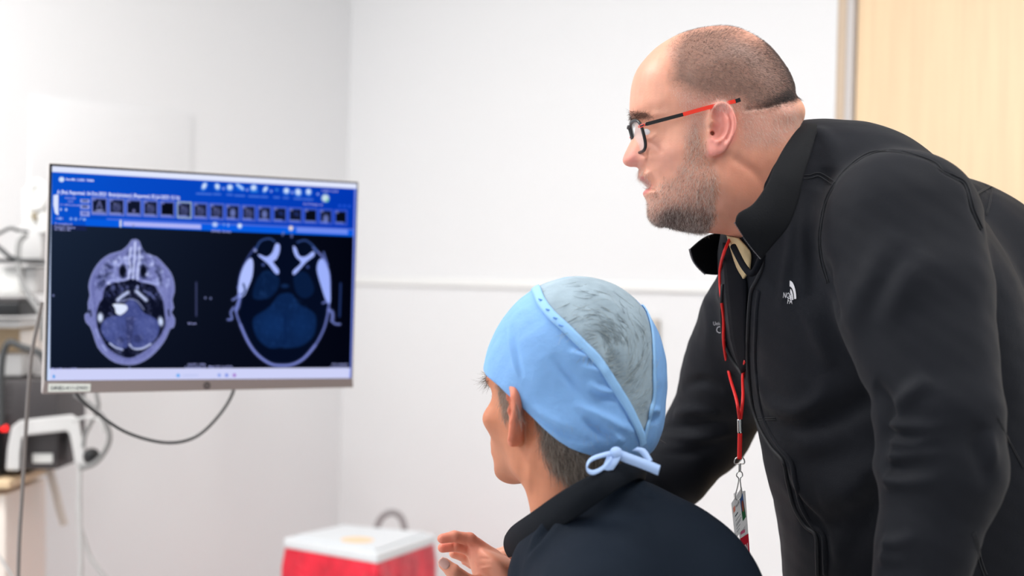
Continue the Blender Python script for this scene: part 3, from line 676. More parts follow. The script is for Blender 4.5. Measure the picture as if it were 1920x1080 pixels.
kids.append(tube('bridge', np.array([rimpt(math.pi - .9, 1), hp(mid[0] + dv[0] * .75 - .003, mid[1] + dv[1] * .75, 0), rimpt(math.pi - .9, -1)]), .0018, M_frame, None, 8))
adopt(gl, *kids)
# ---- lower body and hands of the standing man (below the picture)
hx_, hy_ = hc[0], hc[1]
g = Grid((hx_ - .32, hy_ - .26, .05), (hx_ + .40, hy_ + .26, 1.02), .008)
f = g.ell((hx_ + .02, hy_, .90), (.16, .17, .14))
for s in (1, -1): f = smin(f, chain(g, [((hx_ + .03, hy_ + .09 * s, .84), .100), ((hx_ + .03, hy_ + .10 * s, .50), .068), ((hx_ + .09, hy_ + .11 * s, .08), .052)], .02), .03)
v, q = g.mesh(f); mesh_obj('trousers', v, orient(v, q), M_trouser, man)
for s in (1, -1):
    an = np.array([hx_ + .09, hy_ + .11 * s, .045]); g = Grid(an - [.24, .1, .046], an + [.12, .1, .09], .006); f = smax(g.ell(an - [.06, 0, 0], (.15, .05, .055)), -g.plane((0, 0, .006), (0, 0, 1)), .004)
    v, q = g.mesh(f); mesh_obj('shoe', v, orient(v, q), M_shoe, man)
def plain_hand(wrist, fdir, side, parent, m):
    fdir = np.asarray(fdir, float); fdir /= np.linalg.norm(fdir); side = np.asarray(side, float); side -= fdir * (side @ fdir); side /= np.linalg.norm(side); up_ = np.cross(fdir, side)
    g = Grid(wrist - .24, wrist + .24, .0022); f = g.cone(wrist, wrist + fdir * .03, .027, .026)
    f = smin(f, g.ell(wrist + fdir * .07, (.048, .040, .015), np.array([fdir, side, up_])), .02)
    for k, (o, l) in enumerate(((-.030, .066), (-.010, .078), (.011, .073), (.031, .058))):
        a = wrist + fdir * .105 + side * o; b = a + fdir * l * .5 + side * o * .1 - up_ * .004; c = b + fdir * l * .5 - up_ * .014; f = smin(f, chain(g, [(a, .0098), (b, .0088), (c, .0074)], .003), .004)
    a = wrist + fdir * .035 - side * .028; f = smin(f, chain(g, [(a, .015), (a + fdir * .035 - side * .028, .012), (a + fdir * .065 - side * .040, .0095)], .004), .01)
    v, q = g.mesh(f); o = mesh_obj('hand', v, orient(v, q), m, parent, cols=np.tile(SK, (len(v), 1))); return o
plain_hand(P(1096, 966, 2.035), P(1020, 1010, 2.0) - P(1110, 960, 2.04), [0, 1, 0], man, M_skin1)
wv = P(1690, 1250, 1.55); plain_hand(wv - ZZ * .04, [-.12, -.05, -1], [1, 0, 0], man, M_skin1)

# ================================================================== the seated man in the blue cap
YAW = math.radians(45)
F2 = np.array([-math.cos(YAW), math.sin(YAW), -0.04]); F2 /= np.linalg.norm(F2)
C2 = np.cross([0, 0, 1.0], F2); C2 /= np.linalg.norm(C2)               # his left, towards the camera
A2 = -F2; B2 = np.cross(F2, C2)
O2 = CAM + np.array([0.059, 1.72, -0.139])
cm = lambda l: [tuple(v * .01 for v in q) for q in l]
prof2 = cm([(-8.4, 6), (-9.0, 4.2), (-9.7, 2.9), (-9.1, 1.7), (-9.0, .8), (-10.1, -1), (-11.6, -2.9), (-11.2, -3.6), (-9.7, -3.9), (-9.8, -4.7), (-10.2, -5.2), (-9.6, -5.7), (-10.0, -6.3), (-9.3, -7.1), (-9.4, -8.4), (-9.0, -9.6),
            (-7.6, -10.2), (-5, -9.9), (-2.8, -10.6), (-2.0, -13), (-2.0, -17), (0, -20), (6, -20), (9.2, -16), (8.2, -11), (8.3, -7), (9.4, -3), (10.0, 1), (9.4, 5.5), (7, 9), (3, 11), (-1, 11.3), (-5, 9.6), (-7.4, 7.8)])
W2 = cm([(-6, 7, 5.6), (-2, 8, 7.0), (3, 8, 7.6), (7, 5, 7.4), (-7.5, 3.5, 5.6), (-4, 3, 6.8), (1, 3, 7.6), (7, 0, 7.2), (-6.5, 0.5, 6.1), (-5.5, -2, 6.7), (-2, 0, 7.0), (-4.5, -4, 6.2), (-6.5, -6, 4.3), (-2, -4, 6.5), (-1, -7, 5.9), (-5, -8.5, 4.2), (-8, -8.5, 2.8), (-9, -5, 2.6),
           (2, -5, 6.4), (2, -10, 5.6), (6, -8, 5.6), (3, -15, 5.8), (8, -14, 5.4), (6, -4, 6.5), (-10.5, -3, 1.6), (-9.8, 0, 1.6), (-8.8, 1.6, 2.6)])
R2 = cm([(-8, 5, 4), (-4, 9, 6), (4, 10, 6), (9, 2, 5.5), (8, -8, 5), (0, 0, 6), (-11, -3, 1.2), (-9.6, 0, 1.2), (-9, 2, 2.5), (-9.5, -5, 1.4), (-9, -9, 2.4), (-5, -9.5, 3.2), (-2, -13, 4.5), (3, -15, 5)])
b2 = cm([(-7.9, 1.0, 1.6, 1.1, -1.7), (-6.9, 2.8, 2.0, .8, .5), (-6.4, -1.8, 2.0, 1.5, .8), (-4.5, -4.5, 1.8, 2, -.25), (-1.5, -7.5, 1.6, 1.6, .3)])
e2 = dict(outline=cm([(-.9, 1.9), (0, 2.6), (1.2, 2.8), (2.4, 2.1), (2.9, .6), (2.7, -1.2), (1.9, -2.9), (.8, -4.3), (-.3, -4.7), (-1.1, -3.9), (-1.1, -1.9), (-1.2, 0), (-1.1, 1.1)]), cy=-.005, tilt=.030,
          bumps=cm([(.3, -.4, .9, 1.2, -.9), (.8, 1.3, .7, .7, -.4), (-.1, -3.9, .7, .7, .35), (-.9, -.5, .35, .5, .4)]),
          strokes=[(cm([(-.8, .9), (-.4, 2.1), (.9, 2.4), (1.8, 1.8), (2.4, .5), (2.2, -1.1), (1.5, -2.6), (.7, -3.7)]), .0032, .0050), (cm([(.9, 1.5), (1.4, .5), (1.1, -.8), (.2, -1.8)]), .003, .004)], holes=[])
V2, Q2 = build_head(prof2, W2, R2, .024, .024, b2, [(cm([(2.2, -4), (1, -8), (-1, -12)]), .008, .002)], e2, h=.0017)
L2 = V2.copy(); V2 = l2w(V2, O2, A2, B2, C2); Q2 = orient(V2, Q2); N2 = vnormals(V2, Q2)
def m2(pl, soft): p = np.array(cm(pl)); return np.clip(poly_sd(L2[:, 0], L2[:, 1], p) / soft + .5, 0, 1)
h_nape = m2([(3.0, 6), (3.1, -1.2), (3.4, -4.2), (4.4, -7.0), (6, -8.6), (9.8, -9.4), (13, -6), (12, 8), (3, 12)], .012)
h_side = m2([(-3.6, 5), (-3.1, 1.2), (-2.6, -1.6), (-1.3, -1.6), (-.8, 2), (0, 4)], .006)
h_stub = m2([(-3, -3), (-1, -4), (0, -7), (-2, -10), (-6, -10.5), (-9.5, -10), (-9, -4), (-7, -4)], .03)
ear2 = (np.abs(L2[:, 2]) > .073) & (L2[:, 0] < .033) & (L2[:, 0] > -.014) & (L2[:, 1] > -.05)
c2 = skin_cols(L2, V2, np.array(lin((202, 132, 100))), None, [(.6 * ear2, lin((214, 122, 98))), (.75 * h_nape, lin((122, 104, 94))), (.6 * h_side, lin((110, 92, 80))), (.25 * h_stub, lin((140, 96, 76)))])
M_skin2 = mat('skin_tanned', (202, 132, 100), 0.5, vcol=True, bump=[(380, 0.2, 0.0012), (1200, 0.22, 0.0006)], sss=0.3, spec=0.4)
sit = mesh_obj('person', V2, Q2, M_skin2, cols=c2)
tag(sit, 'seated man in light blue surgical cap and dark jacket, seen from behind, hand raised', 'person')
M_hair2 = mat('grey_brown_hair', (168, 154, 142), 0.5); M_hair2d = mat('dark_grey_hair', (104, 94, 86), 0.5)
def grow2(name, wt, n, length, m, mixn, dirv, r, curl, seed):
    R_, Nn = sample(V2, Q2, N2, wt, n, seed); dirv = np.asarray(dirv)
    t = dirv - Nn * (Nn @ dirv)[:, None]; t /= np.linalg.norm(t, axis=1)[:, None] + 1e-6
    d = Nn * mixn + t * (1 - mixn); d /= np.linalg.norm(d, axis=1)[:, None]
    return hairs(name, R_, d, length, m, sit, r, curl, seed, 5)
low = np.clip((0.01 - L2[:, 1]) / .01, 0, 1)
grow2('hair', h_nape * low, 5200, .021, M_hair2d, .22, -B2 + .25 * A2, .00013, .28, 11)
grow2('greying_hair', h_nape * low, 4200, .024, M_hair2, .27, -B2 + .3 * A2, .00013, .3, 12)
grow2('sideburn', h_side, 900, .014, M_hair2, .2, -B2, .00013, .25, 13)
grow2('eyebrow', m2([(-10.2, 2.5), (-9.5, 3.4), (-6, 3.4), (-5.5, 2.7), (-8.5, 2.2)], .004), 420, .0075, M_hair2d, .5, A2 * .2 - B2 * .1, .00012, .5, 14)
for s in (1, -1):
    c = O2 + A2 * -.072 + B2 * .011 + C2 * .026 * s; e = mesh_obj('eye', *uv_sphere(c, .012), M_eye, sit); mesh_obj('iris', *uv_sphere(c + F2 * .0073, .006), M_iris, e)

# ---- cap
g = Grid(O2 + np.array([-.15, -.16, -.10]), O2 + np.array([.165, .16, .165]), .0022)
ax2 = np.array([A2, B2, C2])
def q2(a, b, c=0.0): return O2 + a * .01 * A2 + b * .01 * B2 + c * .01 * C2
f = g.ell(q2(.6, 2.0), (.104, .108, .089), ax2)
f = smin(f, g.ell(q2(2.6, 5.2, 0), (.098, .100, .094), ax2), .02)
f = smin(f, g.ell(q2(2.2, 2.4, -3.0), (.100, .118, .085), ax2), .03)
f = smin(f, g.ell(q2(6.5, -2.6, -2.0), (.047, .045, .062), ax2), .03)
f = smin(f, g.ell(q2(5.8, -2.4, 2.6), (.046, .045, .052), ax2), .03)
hem = smin(-g.plane(q2(.2, 2.1), B2 + .26 * A2), -g.plane(q2(.2, 1.7), B2 + .80 * A2), .012)
f = smax(f, hem, .006)
VC, QC = g.mesh(f); QC = orient(VC, QC); NC = vnormals(VC, QC); SCp = Surf(VC, QC)
def z4(l): return [(x / 2.5725 + 860, y / 2.5714 + 500) for x, y in l]
seamL = z4([(345, 85), (375, 110), (400, 170), (450, 235), (520, 300), (600, 380), (660, 440), (710, 510), (760, 590), (810, 670), (850, 750), (880, 820), (885, 860)])
seamR = z4([(640, 30), (740, 75), (830, 130), (900, 210), (930, 300), (938, 400), (940, 520), (940, 620), (925, 700), (905, 780), (885, 860)])
cf = [(z4([(540, 400), (570, 425), (630, 435)]), .004, .0030), (z4([(590, 480), (660, 500), (720, 510)]), .005, .0025), (z4([(620, 560), (690, 600), (760, 605)]), .005, .0035), (z4([(630, 600), (700, 625), (770, 640)]), .004, -.003),
      (z4([(545, 660), (640, 700), (760, 760), (850, 800)]), .006, .004), (z4([(600, 720), (680, 790), (760, 830)]), .005, -.0035), (z4([(690, 770), (740, 810), (800, 850)]), .005, .003), (z4([(440, 430), (520, 520), (620, 640)]), .006, -.003),
      (z4([(230, 280), (250, 400), (290, 540)]), .003, .0018), (z4([(250, 280), (275, 400), (310, 540)]), .004, -.0015), (z4([(350, 710), (450, 780), (560, 830), (650, 850)]), .004, -.0025), (z4([(300, 620), (420, 720), (560, 790)]), .005, .0015),
      (z4([(910, 700), (940, 690), (970, 700)]), .004, .003), (z4([(910, 740), (940, 735), (965, 740)]), .004, -.003), (z4([(760, 300), (800, 400), (800, 520)]), .006, .002), (z4([(640, 120), (760, 200), (850, 330)]), .008, .002), (z4([(690, 300), (740, 420), (780, 560)]), .006, -.002)]
for ln, wd, am in cf: ridge(VC, NC, SCp.line(ln), wd, am * 1.5)
VC += NC * (0.0011 * noise3(VC, 60, 15) + 0.0006 * noise3(VC, 170, 16))[:, None]
SCp = Surf(VC, QC)
# the crown panel is cut by two vertical sheets through the seams
fx, fy, fd = proj(VC); cz = (VC - O2) @ C2
crown_poly = np.array(seamL + seamR[::-1])
ins = (poly_sd(fx, fy, crown_poly) > 0) & ((NC @ (CAM - O2)) > -0.2)
qm = ins[QC].sum(1) >= 3
M_capb = mat('blue_cap_fabric', (126, 172, 226), 0.75, noise=(22, 0.94), bump=[(60, 0.5, 0.003), (260, 0.25, 0.001)], sss=0.1, spec=0.25)
M_capg = mat('thin_grey_blue_cap_crown', (150, 168, 180), 0.8, noise=(34, 0.86), bump=[(45, 0.6, 0.003), (300, 0.3, 0.001)], spec=0.2)
M_bind = mat('pale_blue_binding', (142, 190, 238), 0.7, bump=[(120, 0.4, 0.001)])
def sub(V, Q, keep):
    q = Q[keep]; u, inv = np.unique(q.ravel(), return_inverse=True); return V[u], inv.reshape(-1, 4)
cap = mesh_obj('surgical_cap', *sub(VC, QC, ~qm), M_capb, sit)
crn = mesh_obj('cap_crown', *sub(VC, QC, qm), M_capg, cap); crn['label'] = 'thin grey-blue crown panel of the cap'
def ribbon_on(S, ln, wd, m, par, name, off=.0012, n=6):
    p = S.line(ln, off, n); T = np.gradient(p, axis=0); q = [S.hit(*[float(t[0]) for t in proj(x[None])[:2]])[1] for x in p]
    n_ = np.array(q); n_ = np.array([n_[max(0, i - 2):i + 3].mean(0) for i in range(len(n_))]); Sd = np.cross(T, n_); Sd /= np.linalg.norm(Sd, axis=1)[:, None] + 1e-9
    return sheet(name, [p - Sd * wd, p - Sd * wd * .4 + n_ * .0008, p + Sd * wd * .4 + n_ * .0008, p + Sd * wd], m, par, .0012)
ribbon_on(SCp, seamL, .0055, M_bind, cap, 'cap_binding'); ribbon_on(SCp, seamR[2:], .003, M_bind, cap, 'cap_binding')
stx = []
for x, y in z4([(405, 168), (440, 215), (475, 255), (355, 100), (500, 290)]):
    a, n = SCp.hit(x, y, .0022); T = RT * .9 - UP * .3; stx.append(box_geo(a, (T, UP, -FW), (.0045, .0009, .0009)))
M_stc = mat('blue_stitch', (90, 140, 215), .7)
for v_, f_ in stx: mesh_obj('stitch', v_, f_, M_stc, cap)
# wisps of hair showing through the crown
M_wisp = mat('hair_seen_through_cap', (158, 170, 174), .7)
wk = np.exp(-((fx - 1140) / 60) ** 2 - ((fy - 680) / 75) ** 2) * ins * ((NC @ ((CAM - O2) / np.linalg.norm(CAM - O2))) > .45)
R_, Nn = sample(VC, QC, NC, wk * 1.0, 420, 31); ct = SCp.hit(1130, 660)[0]; sw = np.cross(Nn, R_ - ct); sw /= np.linalg.norm(sw, axis=1)[:, None]
hairs('hair_through_cap', R_ + Nn * .0002, sw, .016, M_wisp, crn, .00026, .25, 32, 8)
hairs('hair_through_cap', R_[::3] + Nn[::3] * .0002 + sw[::3] * .004, sw[::3], .017, mat('dark_hair_seen_through_cap', (124, 138, 146), .8), crn, .0003, .25, 33, 8)
# ties
def strap(name, p, wd, m, par, wdir, th=.0009):
    p = spline(np.array(p), 8); w_ = np.asarray(wdir, float); return sheet(name, [p - w_ * wd, p + w_ * wd], m, par, th)
M_tie = mat('pale_blue_tie', (168, 196, 240), .75, bump=[(200, .4, .001)])
k0 = (1148, 853, 1.60)
strap('cap_tie', pts((1160, 848, 1.595), (1135, 852, 1.585), (1108, 862, 1.575), (1100, 878, 1.57), (1112, 886, 1.57), (1132, 876, 1.575), (1147, 858, 1.585)), .0032, M_tie, cap, UP * .7 + FW * .7)
strap('cap_tie', pts((1152, 852, 1.59), (1146, 868, 1.583), (1136, 883, 1.58)), .0085, M_tie, cap, RT * .96 + UP * .15)
strap('cap_tie', pts((1158, 852, 1.59), (1185, 862, 1.585), (1212, 872, 1.58), (1236, 882, 1.575)), .0058, M_tie, cap, UP * .95 + RT * .25)
strap('cap_tie', pts((1190, 842, 1.60), (1205, 846, 1.595), (1218, 866, 1.585)), .004, M_tie, cap, RT * .8 + UP * .5)
mesh_obj('cap_knot', *uv_sphere(P(1155, 850, 1.592), .0075), M_tie, cap)

# ---- jacket
g = Grid((-.12, 1.30, .62), (.40, 2.08, 1.22), .004)
nk = O2 + A2 * .045 - B2 * .13
f = g.cone(P(1122, 1000, 1.68), P(1145, 1075, 1.66), .060, .098)
f = smin(f, g.ell(P(1205, 1165, 1.66), (.15, .125, .150), ell_axes([.15, 0, 1], [.43, .9, 0])), .05)
f = smin(f, g.cone(P(1150, 1070, 1.66), P(1262, 1124, 1.76), .085, .067), .05)
f = smin(f, g.cone(P(1140, 1075, 1.64), P(1118, 1165, 1.54), .080, .072), .05)
f = smin(f, g.cone(P(1118, 1165, 1.54), P(1050, 1430, 1.54), .070, .058), .03)
f = smin(f, g.cone(P(1262, 1124, 1.76), P(1200, 1380, 1.90), .067, .056), .03)
f = smin(f, g.cone(P(1200, 1400, 1.90), P(990, 1180, 1.87), .050, .036), .02)
f = smin(f, g.ell(P(1220, 1500, 1.66), (.19, .14, .20), ell_axes([.1, 0, 1], [.43, .9, 0])), .06)
f = smin(f, g.cone(P(1036, 1078, 1.69), P(1070, 1260, 1.68), .050, .085), .03)
V3, Q3 = g.mesh(f); Q3 = orient(V3, Q3); N3 = vnormals(V3, Q3); S3 = Surf(V3, Q3)
def zb(l): return [(x / 3.918 + 930, y / 3.918 + 860) for x, y in l]
for ln, wd, am in [(zb([(520, 300), (420, 400), (330, 520), (240, 640)]), .007, .005), (zb([(600, 260), (450, 400), (330, 580), (220, 720)]), .006, -.005), (zb([(640, 330), (480, 470), (340, 640), (200, 760)]), .008, .004),
                   (zb([(880, 200), (700, 320), (560, 440)]), .010, -.004), (zb([(1000, 210), (820, 280), (700, 360)]), .010, .004), (zb([(900, 420), (1020, 390), (1180, 360)]), .012, -.003), (zb([(840, 560), (980, 520), (1160, 500)]), .02, .003),
                   (zb([(1060, 220), (1100, 250), (1140, 300)]), .008, -.004)]: ridge(V3, N3, S3.line(ln), wd, am)
V3 += N3 * (.0018 * noise3(V3, 30, 21) + .0008 * noise3(V3, 80, 22))[:, None]
M_navyj = mat('dark_navy_jacket', (22, 30, 41), .75, noise=(5, .93), bump=[(800, .35, .0009), (16, .3, .006)], spec=.08)
M_navyc = mat('navy_jacket_collar', (20, 24, 30), .75, bump=[(600, .4, .001)], spec=.08)
sj = mesh_obj('jacket', V3, Q3, M_navyj, sit)
top = pts((951, 1004, 1.78), (964, 986, 1.73), (1000, 960, 1.655), (1050, 924, 1.60), (1100, 895, 1.58), (1140, 877, 1.59), (1178, 868, 1.635), (1190, 872, 1.68), (1170, 890, 1.73), (1110, 925, 1.77), (1040, 960, 1.80), (985, 985, 1.82))
bot = pts((957, 1045, 1.77), (972, 1038, 1.71), (1016, 1012, 1.635), (1070, 978, 1.585), (1122, 942, 1.57), (1160, 915, 1.58), (1192, 898, 1.625), (1202, 905, 1.69), (1180, 925, 1.75), (1120, 960, 1.79), (1050, 1000, 1.82), (990, 1030, 1.83))
band('collar', top, bot, M_navyc, sit, .006, .006)
# ---- raised hand, legs
g = Grid(P(800, 1150, 1.9) + np.array([0, -.14, -.08]), P(1010, 985, 1.8) + np.array([0.03, .09, .03]), .0013)
DH = 1.82
def fing(*l): return chain(g, [(P(x, y, d), r) for x, y, d, r in l], .003)
palm = g.ell(P(917, 1062, 1.826), (.034, .013, .040), ell_axes(P(880, 1020, 1.82) - P(960, 1110, 1.84), [.25, .25, 1.0]))
palm = smin(palm, g.ell(P(932, 1080, 1.825), (.036, .019, .034), ell_axes(P(880, 1020, 1.82) - P(960, 1110, 1.84), [.25, .25, 1.0])), .012)
f = smin(palm, fing((829, 1010, 1.80, .0062), (852, 1006, 1.805, .0072), (880, 1011, 1.815, .0083), (920, 1042, 1.825, .0105)), .006)
f2_ = fing((830, 1027, 1.815, .0064), (856, 1023, 1.82, .0074), (881, 1030, 1.828, .0085), (915, 1058, 1.835, .0105)); f = smin(f, f2_, .0035)
f3_ = fing((851, 1038, 1.84, .0062), (868, 1042, 1.842, .0070), (886, 1050, 1.845, .0078), (918, 1072, 1.85, .010)); f = smin(f, f3_, .0035)
f4_ = fing((872, 1052, 1.862, .0054), (884, 1057, 1.862, .006), (898, 1064, 1.862, .0068), (922, 1084, 1.86, .009)); f = smin(f, f4_, .0035)
ft = fing((833, 1057, 1.775, .0075), (850, 1072, 1.775, .0092), (878, 1092, 1.785, .0098), (915, 1100, 1.81, .014)); f = smin(f, ft, .006)
f = smin(f, g.cone(P(935, 1085, 1.83), P(985, 1150, 1.86), .026, .024), .02)
VH, QH = g.mesh(f); QH = orient(VH, QH); NH = vnormals(VH, QH); SH = Surf(VH, QH)
def zh(l): return [(x / 4 + 500, y / 4 + 900) for x, y in l]
for ln, wd, am in [(zh([(1405, 455), (1402, 500), (1410, 540)]), .0016, -.0010), (zh([(1500, 470), (1508, 520), (1500, 545)]), .0018, -.0010), (zh([(1560, 620), (1600, 640), (1650, 640)]), .002, -.0014), (zh([(1580, 590), (1640, 590), (1690, 600)]), .002, -.0009),
                   (zh([(1590, 660), (1640, 655), (1700, 650)]), .0018, .001), (zh([(1500, 450), (1570, 480), (1640, 540)]), .003, .0007), (zh([(1440, 640), (1450, 690)]), .002, -.0008)]: ridge(VH, NH, SH.line(ln), wd, am)
hb = np.exp(-(np.linalg.norm(VH - P(829, 1010, 1.80), axis=1) / .016) ** 2) + np.exp(-(np.linalg.norm(VH - P(830, 1027, 1.815), axis=1) / .016) ** 2) + np.exp(-(np.linalg.norm(VH - P(890, 1010, 1.82), axis=1) / .02) ** 2)
ch = skin_cols(VH, VH, np.array(lin((224, 152, 126))), None, [(np.clip(.5 * hb, 0, .7), lin((226, 122, 104)))])
hand = mesh_obj('hand', VH, QH, M_skin2, sit, cols=ch)
M_nail = mat('fingernail', (216, 170, 160), .3)
tn, nn = SH.hit(833, 1056, .0004); td = P(850, 1072, 1.775) - P(833, 1057, 1.775); td /= np.linalg.norm(td); sdn = np.cross(td, nn); sdn /= np.linalg.norm(sdn)
rows = [[tn + td * (u * .0075) + sdn * (v * .0058 * math.sqrt(max(1 - .55 * u * u, .1))) - nn * (.0022 * v * v) + nn * .0006 for v in np.linspace(-1, 1, 9)] for u in np.linspace(-1, 1, 9)]
sheet('nail', rows, M_nail, hand, .0006)
# trousers, seat and stool (below the picture)
M_scrub = mat('dark_trousers_seated', (34, 40, 52), .8)
zf = .0
hipR = P(1240, 1560, 1.70); 
g = Grid((-.42, 1.35, 0.03), (.42, 2.35, .66), .008)
s0 = np.array([.17, 1.72, .58]); fwd = np.array([-.9, .43, 0]); lt = np.array([-.43, -.9, 0])
f = g.ell(s0, (.17, .15, .11), np.array([fwd, lt, [0, 0, 1.0]]))
for s in (1, -1):
    hp_ = s0 + lt * .09 * s; kn = hp_ + fwd * .44 + lt * .04 * s + np.array([0, 0, -.02]); an = np.array([kn[0] + .02, kn[1], .09])
    f = smin(f, chain(g, [(hp_, .088), (kn, .064), (an, .045)], .02), .03)
v, q = g.mesh(f); mesh_obj('trousers', v, orient(v, q), M_scrub, sit)
for s in (1, -1):
    an = s0 + lt * .13 * s + fwd * .42; an[2] = .045
    g = Grid(an - [.2, .2, .046], an + [.2, .2, .09], .006); f = smax(g.ell(an + fwd * .07, (.14, .05, .055), np.array([fwd, lt, [0, 0, 1.0]])), -g.plane((0, 0, .006), (0, 0, 1)), .004)
    v, q = g.mesh(f); mesh_obj('shoe', v, orient(v, q), M_shoe, sit)
stool = empty('swivel_stool', (s0[0], s0[1], 0)); tag(stool, 'round black swivel stool under the seated man', 'stool')
cyl = lambda c, r, z0, z1, rr=.01: tube_geo(np.array([[c[0], c[1], z0], [c[0], c[1], z0 + rr], [c[0], c[1], z1 - rr], [c[0], c[1], z1]]), np.array([r - rr, r, r, r - rr]), 32)
ks = [mesh_obj('seat', *cyl(s0, .19, .40, .475), M_collar), mesh_obj('column', *cyl(s0, .025, .10, .40), M_steel)]
for k in range(5):
    a = 2 * math.pi * k / 5; e = s0 + np.array([math.cos(a), math.sin(a), 0]) * .26; e[2] = .075; b = np.array([s0[0], s0[1], .11]); ks.append(mesh_obj('leg', *tube_geo(np.array([b, e]), .014, 10), M_steel)); ks.append(mesh_obj('caster', *uv_sphere((e[0], e[1], .03), .03), M_shoe))
adopt(stool, *ks)

# ================================================================== lanyard with identity cards
M_lan = mat('red_lanyard_cord', (226, 26, 24), .55, bump=[(900, .5, .0006)]); M_card = mat('white_card', (248, 247, 248), .3); M_cardred = mat('red_card_band', (214, 32, 56), .35)
M_blue = mat('photo_blue', (58, 92, 150), .4); M_green = mat('photo_green', (38, 104, 62), .4); M_face = mat('photo_face', (150, 84, 66), .4); M_pink = mat('pink_print', (238, 110, 150), .4); M_ink = mat('grey_print', (96, 96, 102), .5)
M_org = mat('orange_print', (240, 150, 130), .4); M_ink2 = mat('dark_print', (40, 62, 74), .5)
DB = 1.80
def on(px, py, off=.003): return SJ.hit(px, py, off)[0]
lan = empty('lanyard', P(1386, 700, DB)); tag(lan, 'red neck lanyard with identity badges hanging from the standing man', 'lanyard')
def dep(p): return float((p - CAM) @ FW)
up1 = [on(*q, .004) for q in [(1352, 500), (1350, 530), (1353, 565), (1357, 600)]]
d0 = dep(on(1370, 690)); 
s1 = [P(1369, 447, 1.85), P(1358, 472, 1.83)] + [P(*q, dep(u) - .004) for q, u in zip([(1351, 500), (1350, 530), (1353, 565), (1357, 600)], up1)] + [on(1362, 645, .004), on(1371, 700, .004), P(1381, 750, min(d0, DB)), P(1387, 788, DB)]
c1 = tube('cord', s1, .0021, M_lan, None, 10)
s2 = [on(1401, 676, .003), on(1398, 705, .004), P(1393, 745, DB + .003), P(1388.5, 788, DB)]
c2_ = tube('cord', s2, .0021, M_lan, None, 10)
cl1 = tube('ferrule', pts((1387, 786, DB), (1387.5, 812, DB)), .0033, M_steel, None, 14)
c3 = tube('cord', pts((1387.5, 810, DB), (1387, 835, DB), (1386.5, 861, DB)), .0030, M_lan, None, 12)
def ringp(x, y, rx, ry, d, n=24, t0=0, t1=2 * math.pi): return [P(x + rx * math.cos(t), y - ry * math.sin(t), d) for t in np.linspace(t0, t1, n, endpoint=abs(t1 - t0) < 6.2)]
dr = tube('swivel_ring', pts((1378, 869, DB), (1378, 862, DB), (1382, 858, DB), (1387, 857, DB), (1392, 858, DB), (1395.5, 863, DB), (1395, 869, DB), (1387, 870, DB)), .0009, M_steel, None, 8, True)
sw = tube('swivel', pts((1387, 869, DB), (1387, 884, DB)), .0018, M_steel, None, 10)
hk = tube('hook', pts((1383, 886, DB), (1381, 892, DB), (1385, 898, DB), (1383, 912, DB), (1379, 928, DB), (1380, 936, DB), (1385, 937, DB), (1390, 928, DB), (1389, 912, DB), (1388, 898, DB), (1392, 892, DB), (1391, 886, DB), (1387, 884, DB)), .0008, M_steel, None, 8, True)
def cardq(q, d, m, name, th=.0009):      # a card from its four corners seen in the picture, standing slightly turned
    fr = [P(x, y, d + dx) for (x, y), dx in zip(q, (0, .012, .012, 0))]; n = np.cross(fr[1] - fr[0], fr[3] - fr[0]); n /= np.linalg.norm(n); n = n if n @ FW > 0 else -n
    return mesh_obj(name, *prism_geo(fr, [p + n * th for p in fr]), m, smooth=False), fr, -n
def card_uv(fr, n, u, v, off): return fr[0] * (1 - u) * (1 - v) + fr[1] * u * (1 - v) + fr[2] * u * v + fr[3] * (1 - u) * v + n * off
def on_card(name, fr, n, u0, u1, v0, v1, m, par, off=.0004):
    return mesh_obj(name, [card_uv(fr, n, *q, off) for q in ((u0, v0), (u1, v0), (u1, v1), (u0, v1))], [[0, 1, 2, 3]], m, par, smooth=False)
b2_, fr2, n2 = cardq([(1376, 925), (1397.5, 920), (1405.5, 1038), (1393, 1050)], DB + .006, M_card, 'rear_card')
on_card('red_band', fr2, n2, .0, 1, .68, 1.0, M_cardred, b2_); on_card('pink_stripe', fr2, n2, .12, .62, .585, .63, M_pink, b2_)
V, F = text_geo('EN', 1.0, bold=.02); V = V / [1.3, 1, 1]
mesh_obj('card_lettering', [card_uv(fr2, n2, .30 + .52 * x, .93 - .17 * y, .0006) for x, y, _ in V], F, M_card, b2_, smooth=False)
b1, fr1, n1 = cardq([(1371.5, 943), (1391, 913), (1400.5, 980), (1379, 1012)], DB - .002, M_card, 'front_card')
on_card('portrait_background', fr1, n1, .70, .97, .16, .55, M_blue, b1); on_card('portrait_green', fr1, n1, .70, .97, .55, .82, M_green, b1, .0005); on_card('card_emblem', fr1, n1, .07, .24, .17, .31, M_org, b1)
fc = [card_uv(fr1, n1, .835 + .09 * math.cos(t), .46 + .16 * math.sin(t), .0007) for t in np.linspace(0, 6.28, 18, endpoint=False)]; mesh_obj('portrait_face', fc, [list(range(18))], M_face, b1, smooth=False)
V, F = text_geo('Health', 1.0); V = V / 3.2
mesh_obj('card_lettering', [card_uv(fr1, n1, .26 + .42 * x, .27 - .36 * y, .0007) for x, y, _ in V], F, M_ink, b1, smooth=False)
for v0, u1, m in ((.42, .42, M_ink2), (.56, .60, M_ink), (.66, .62, M_ink), (.70, .55, M_ink), (.78, .48, M_ink), (.86, .40, M_ink)): on_card('printed_line', fr1, n1, .16, u1, v0, v0 + (.035 if m is M_ink2 else .014), m, b1)
adopt(lan, c1, c2_, cl1, c3, dr, sw, hk, b2_, b1)

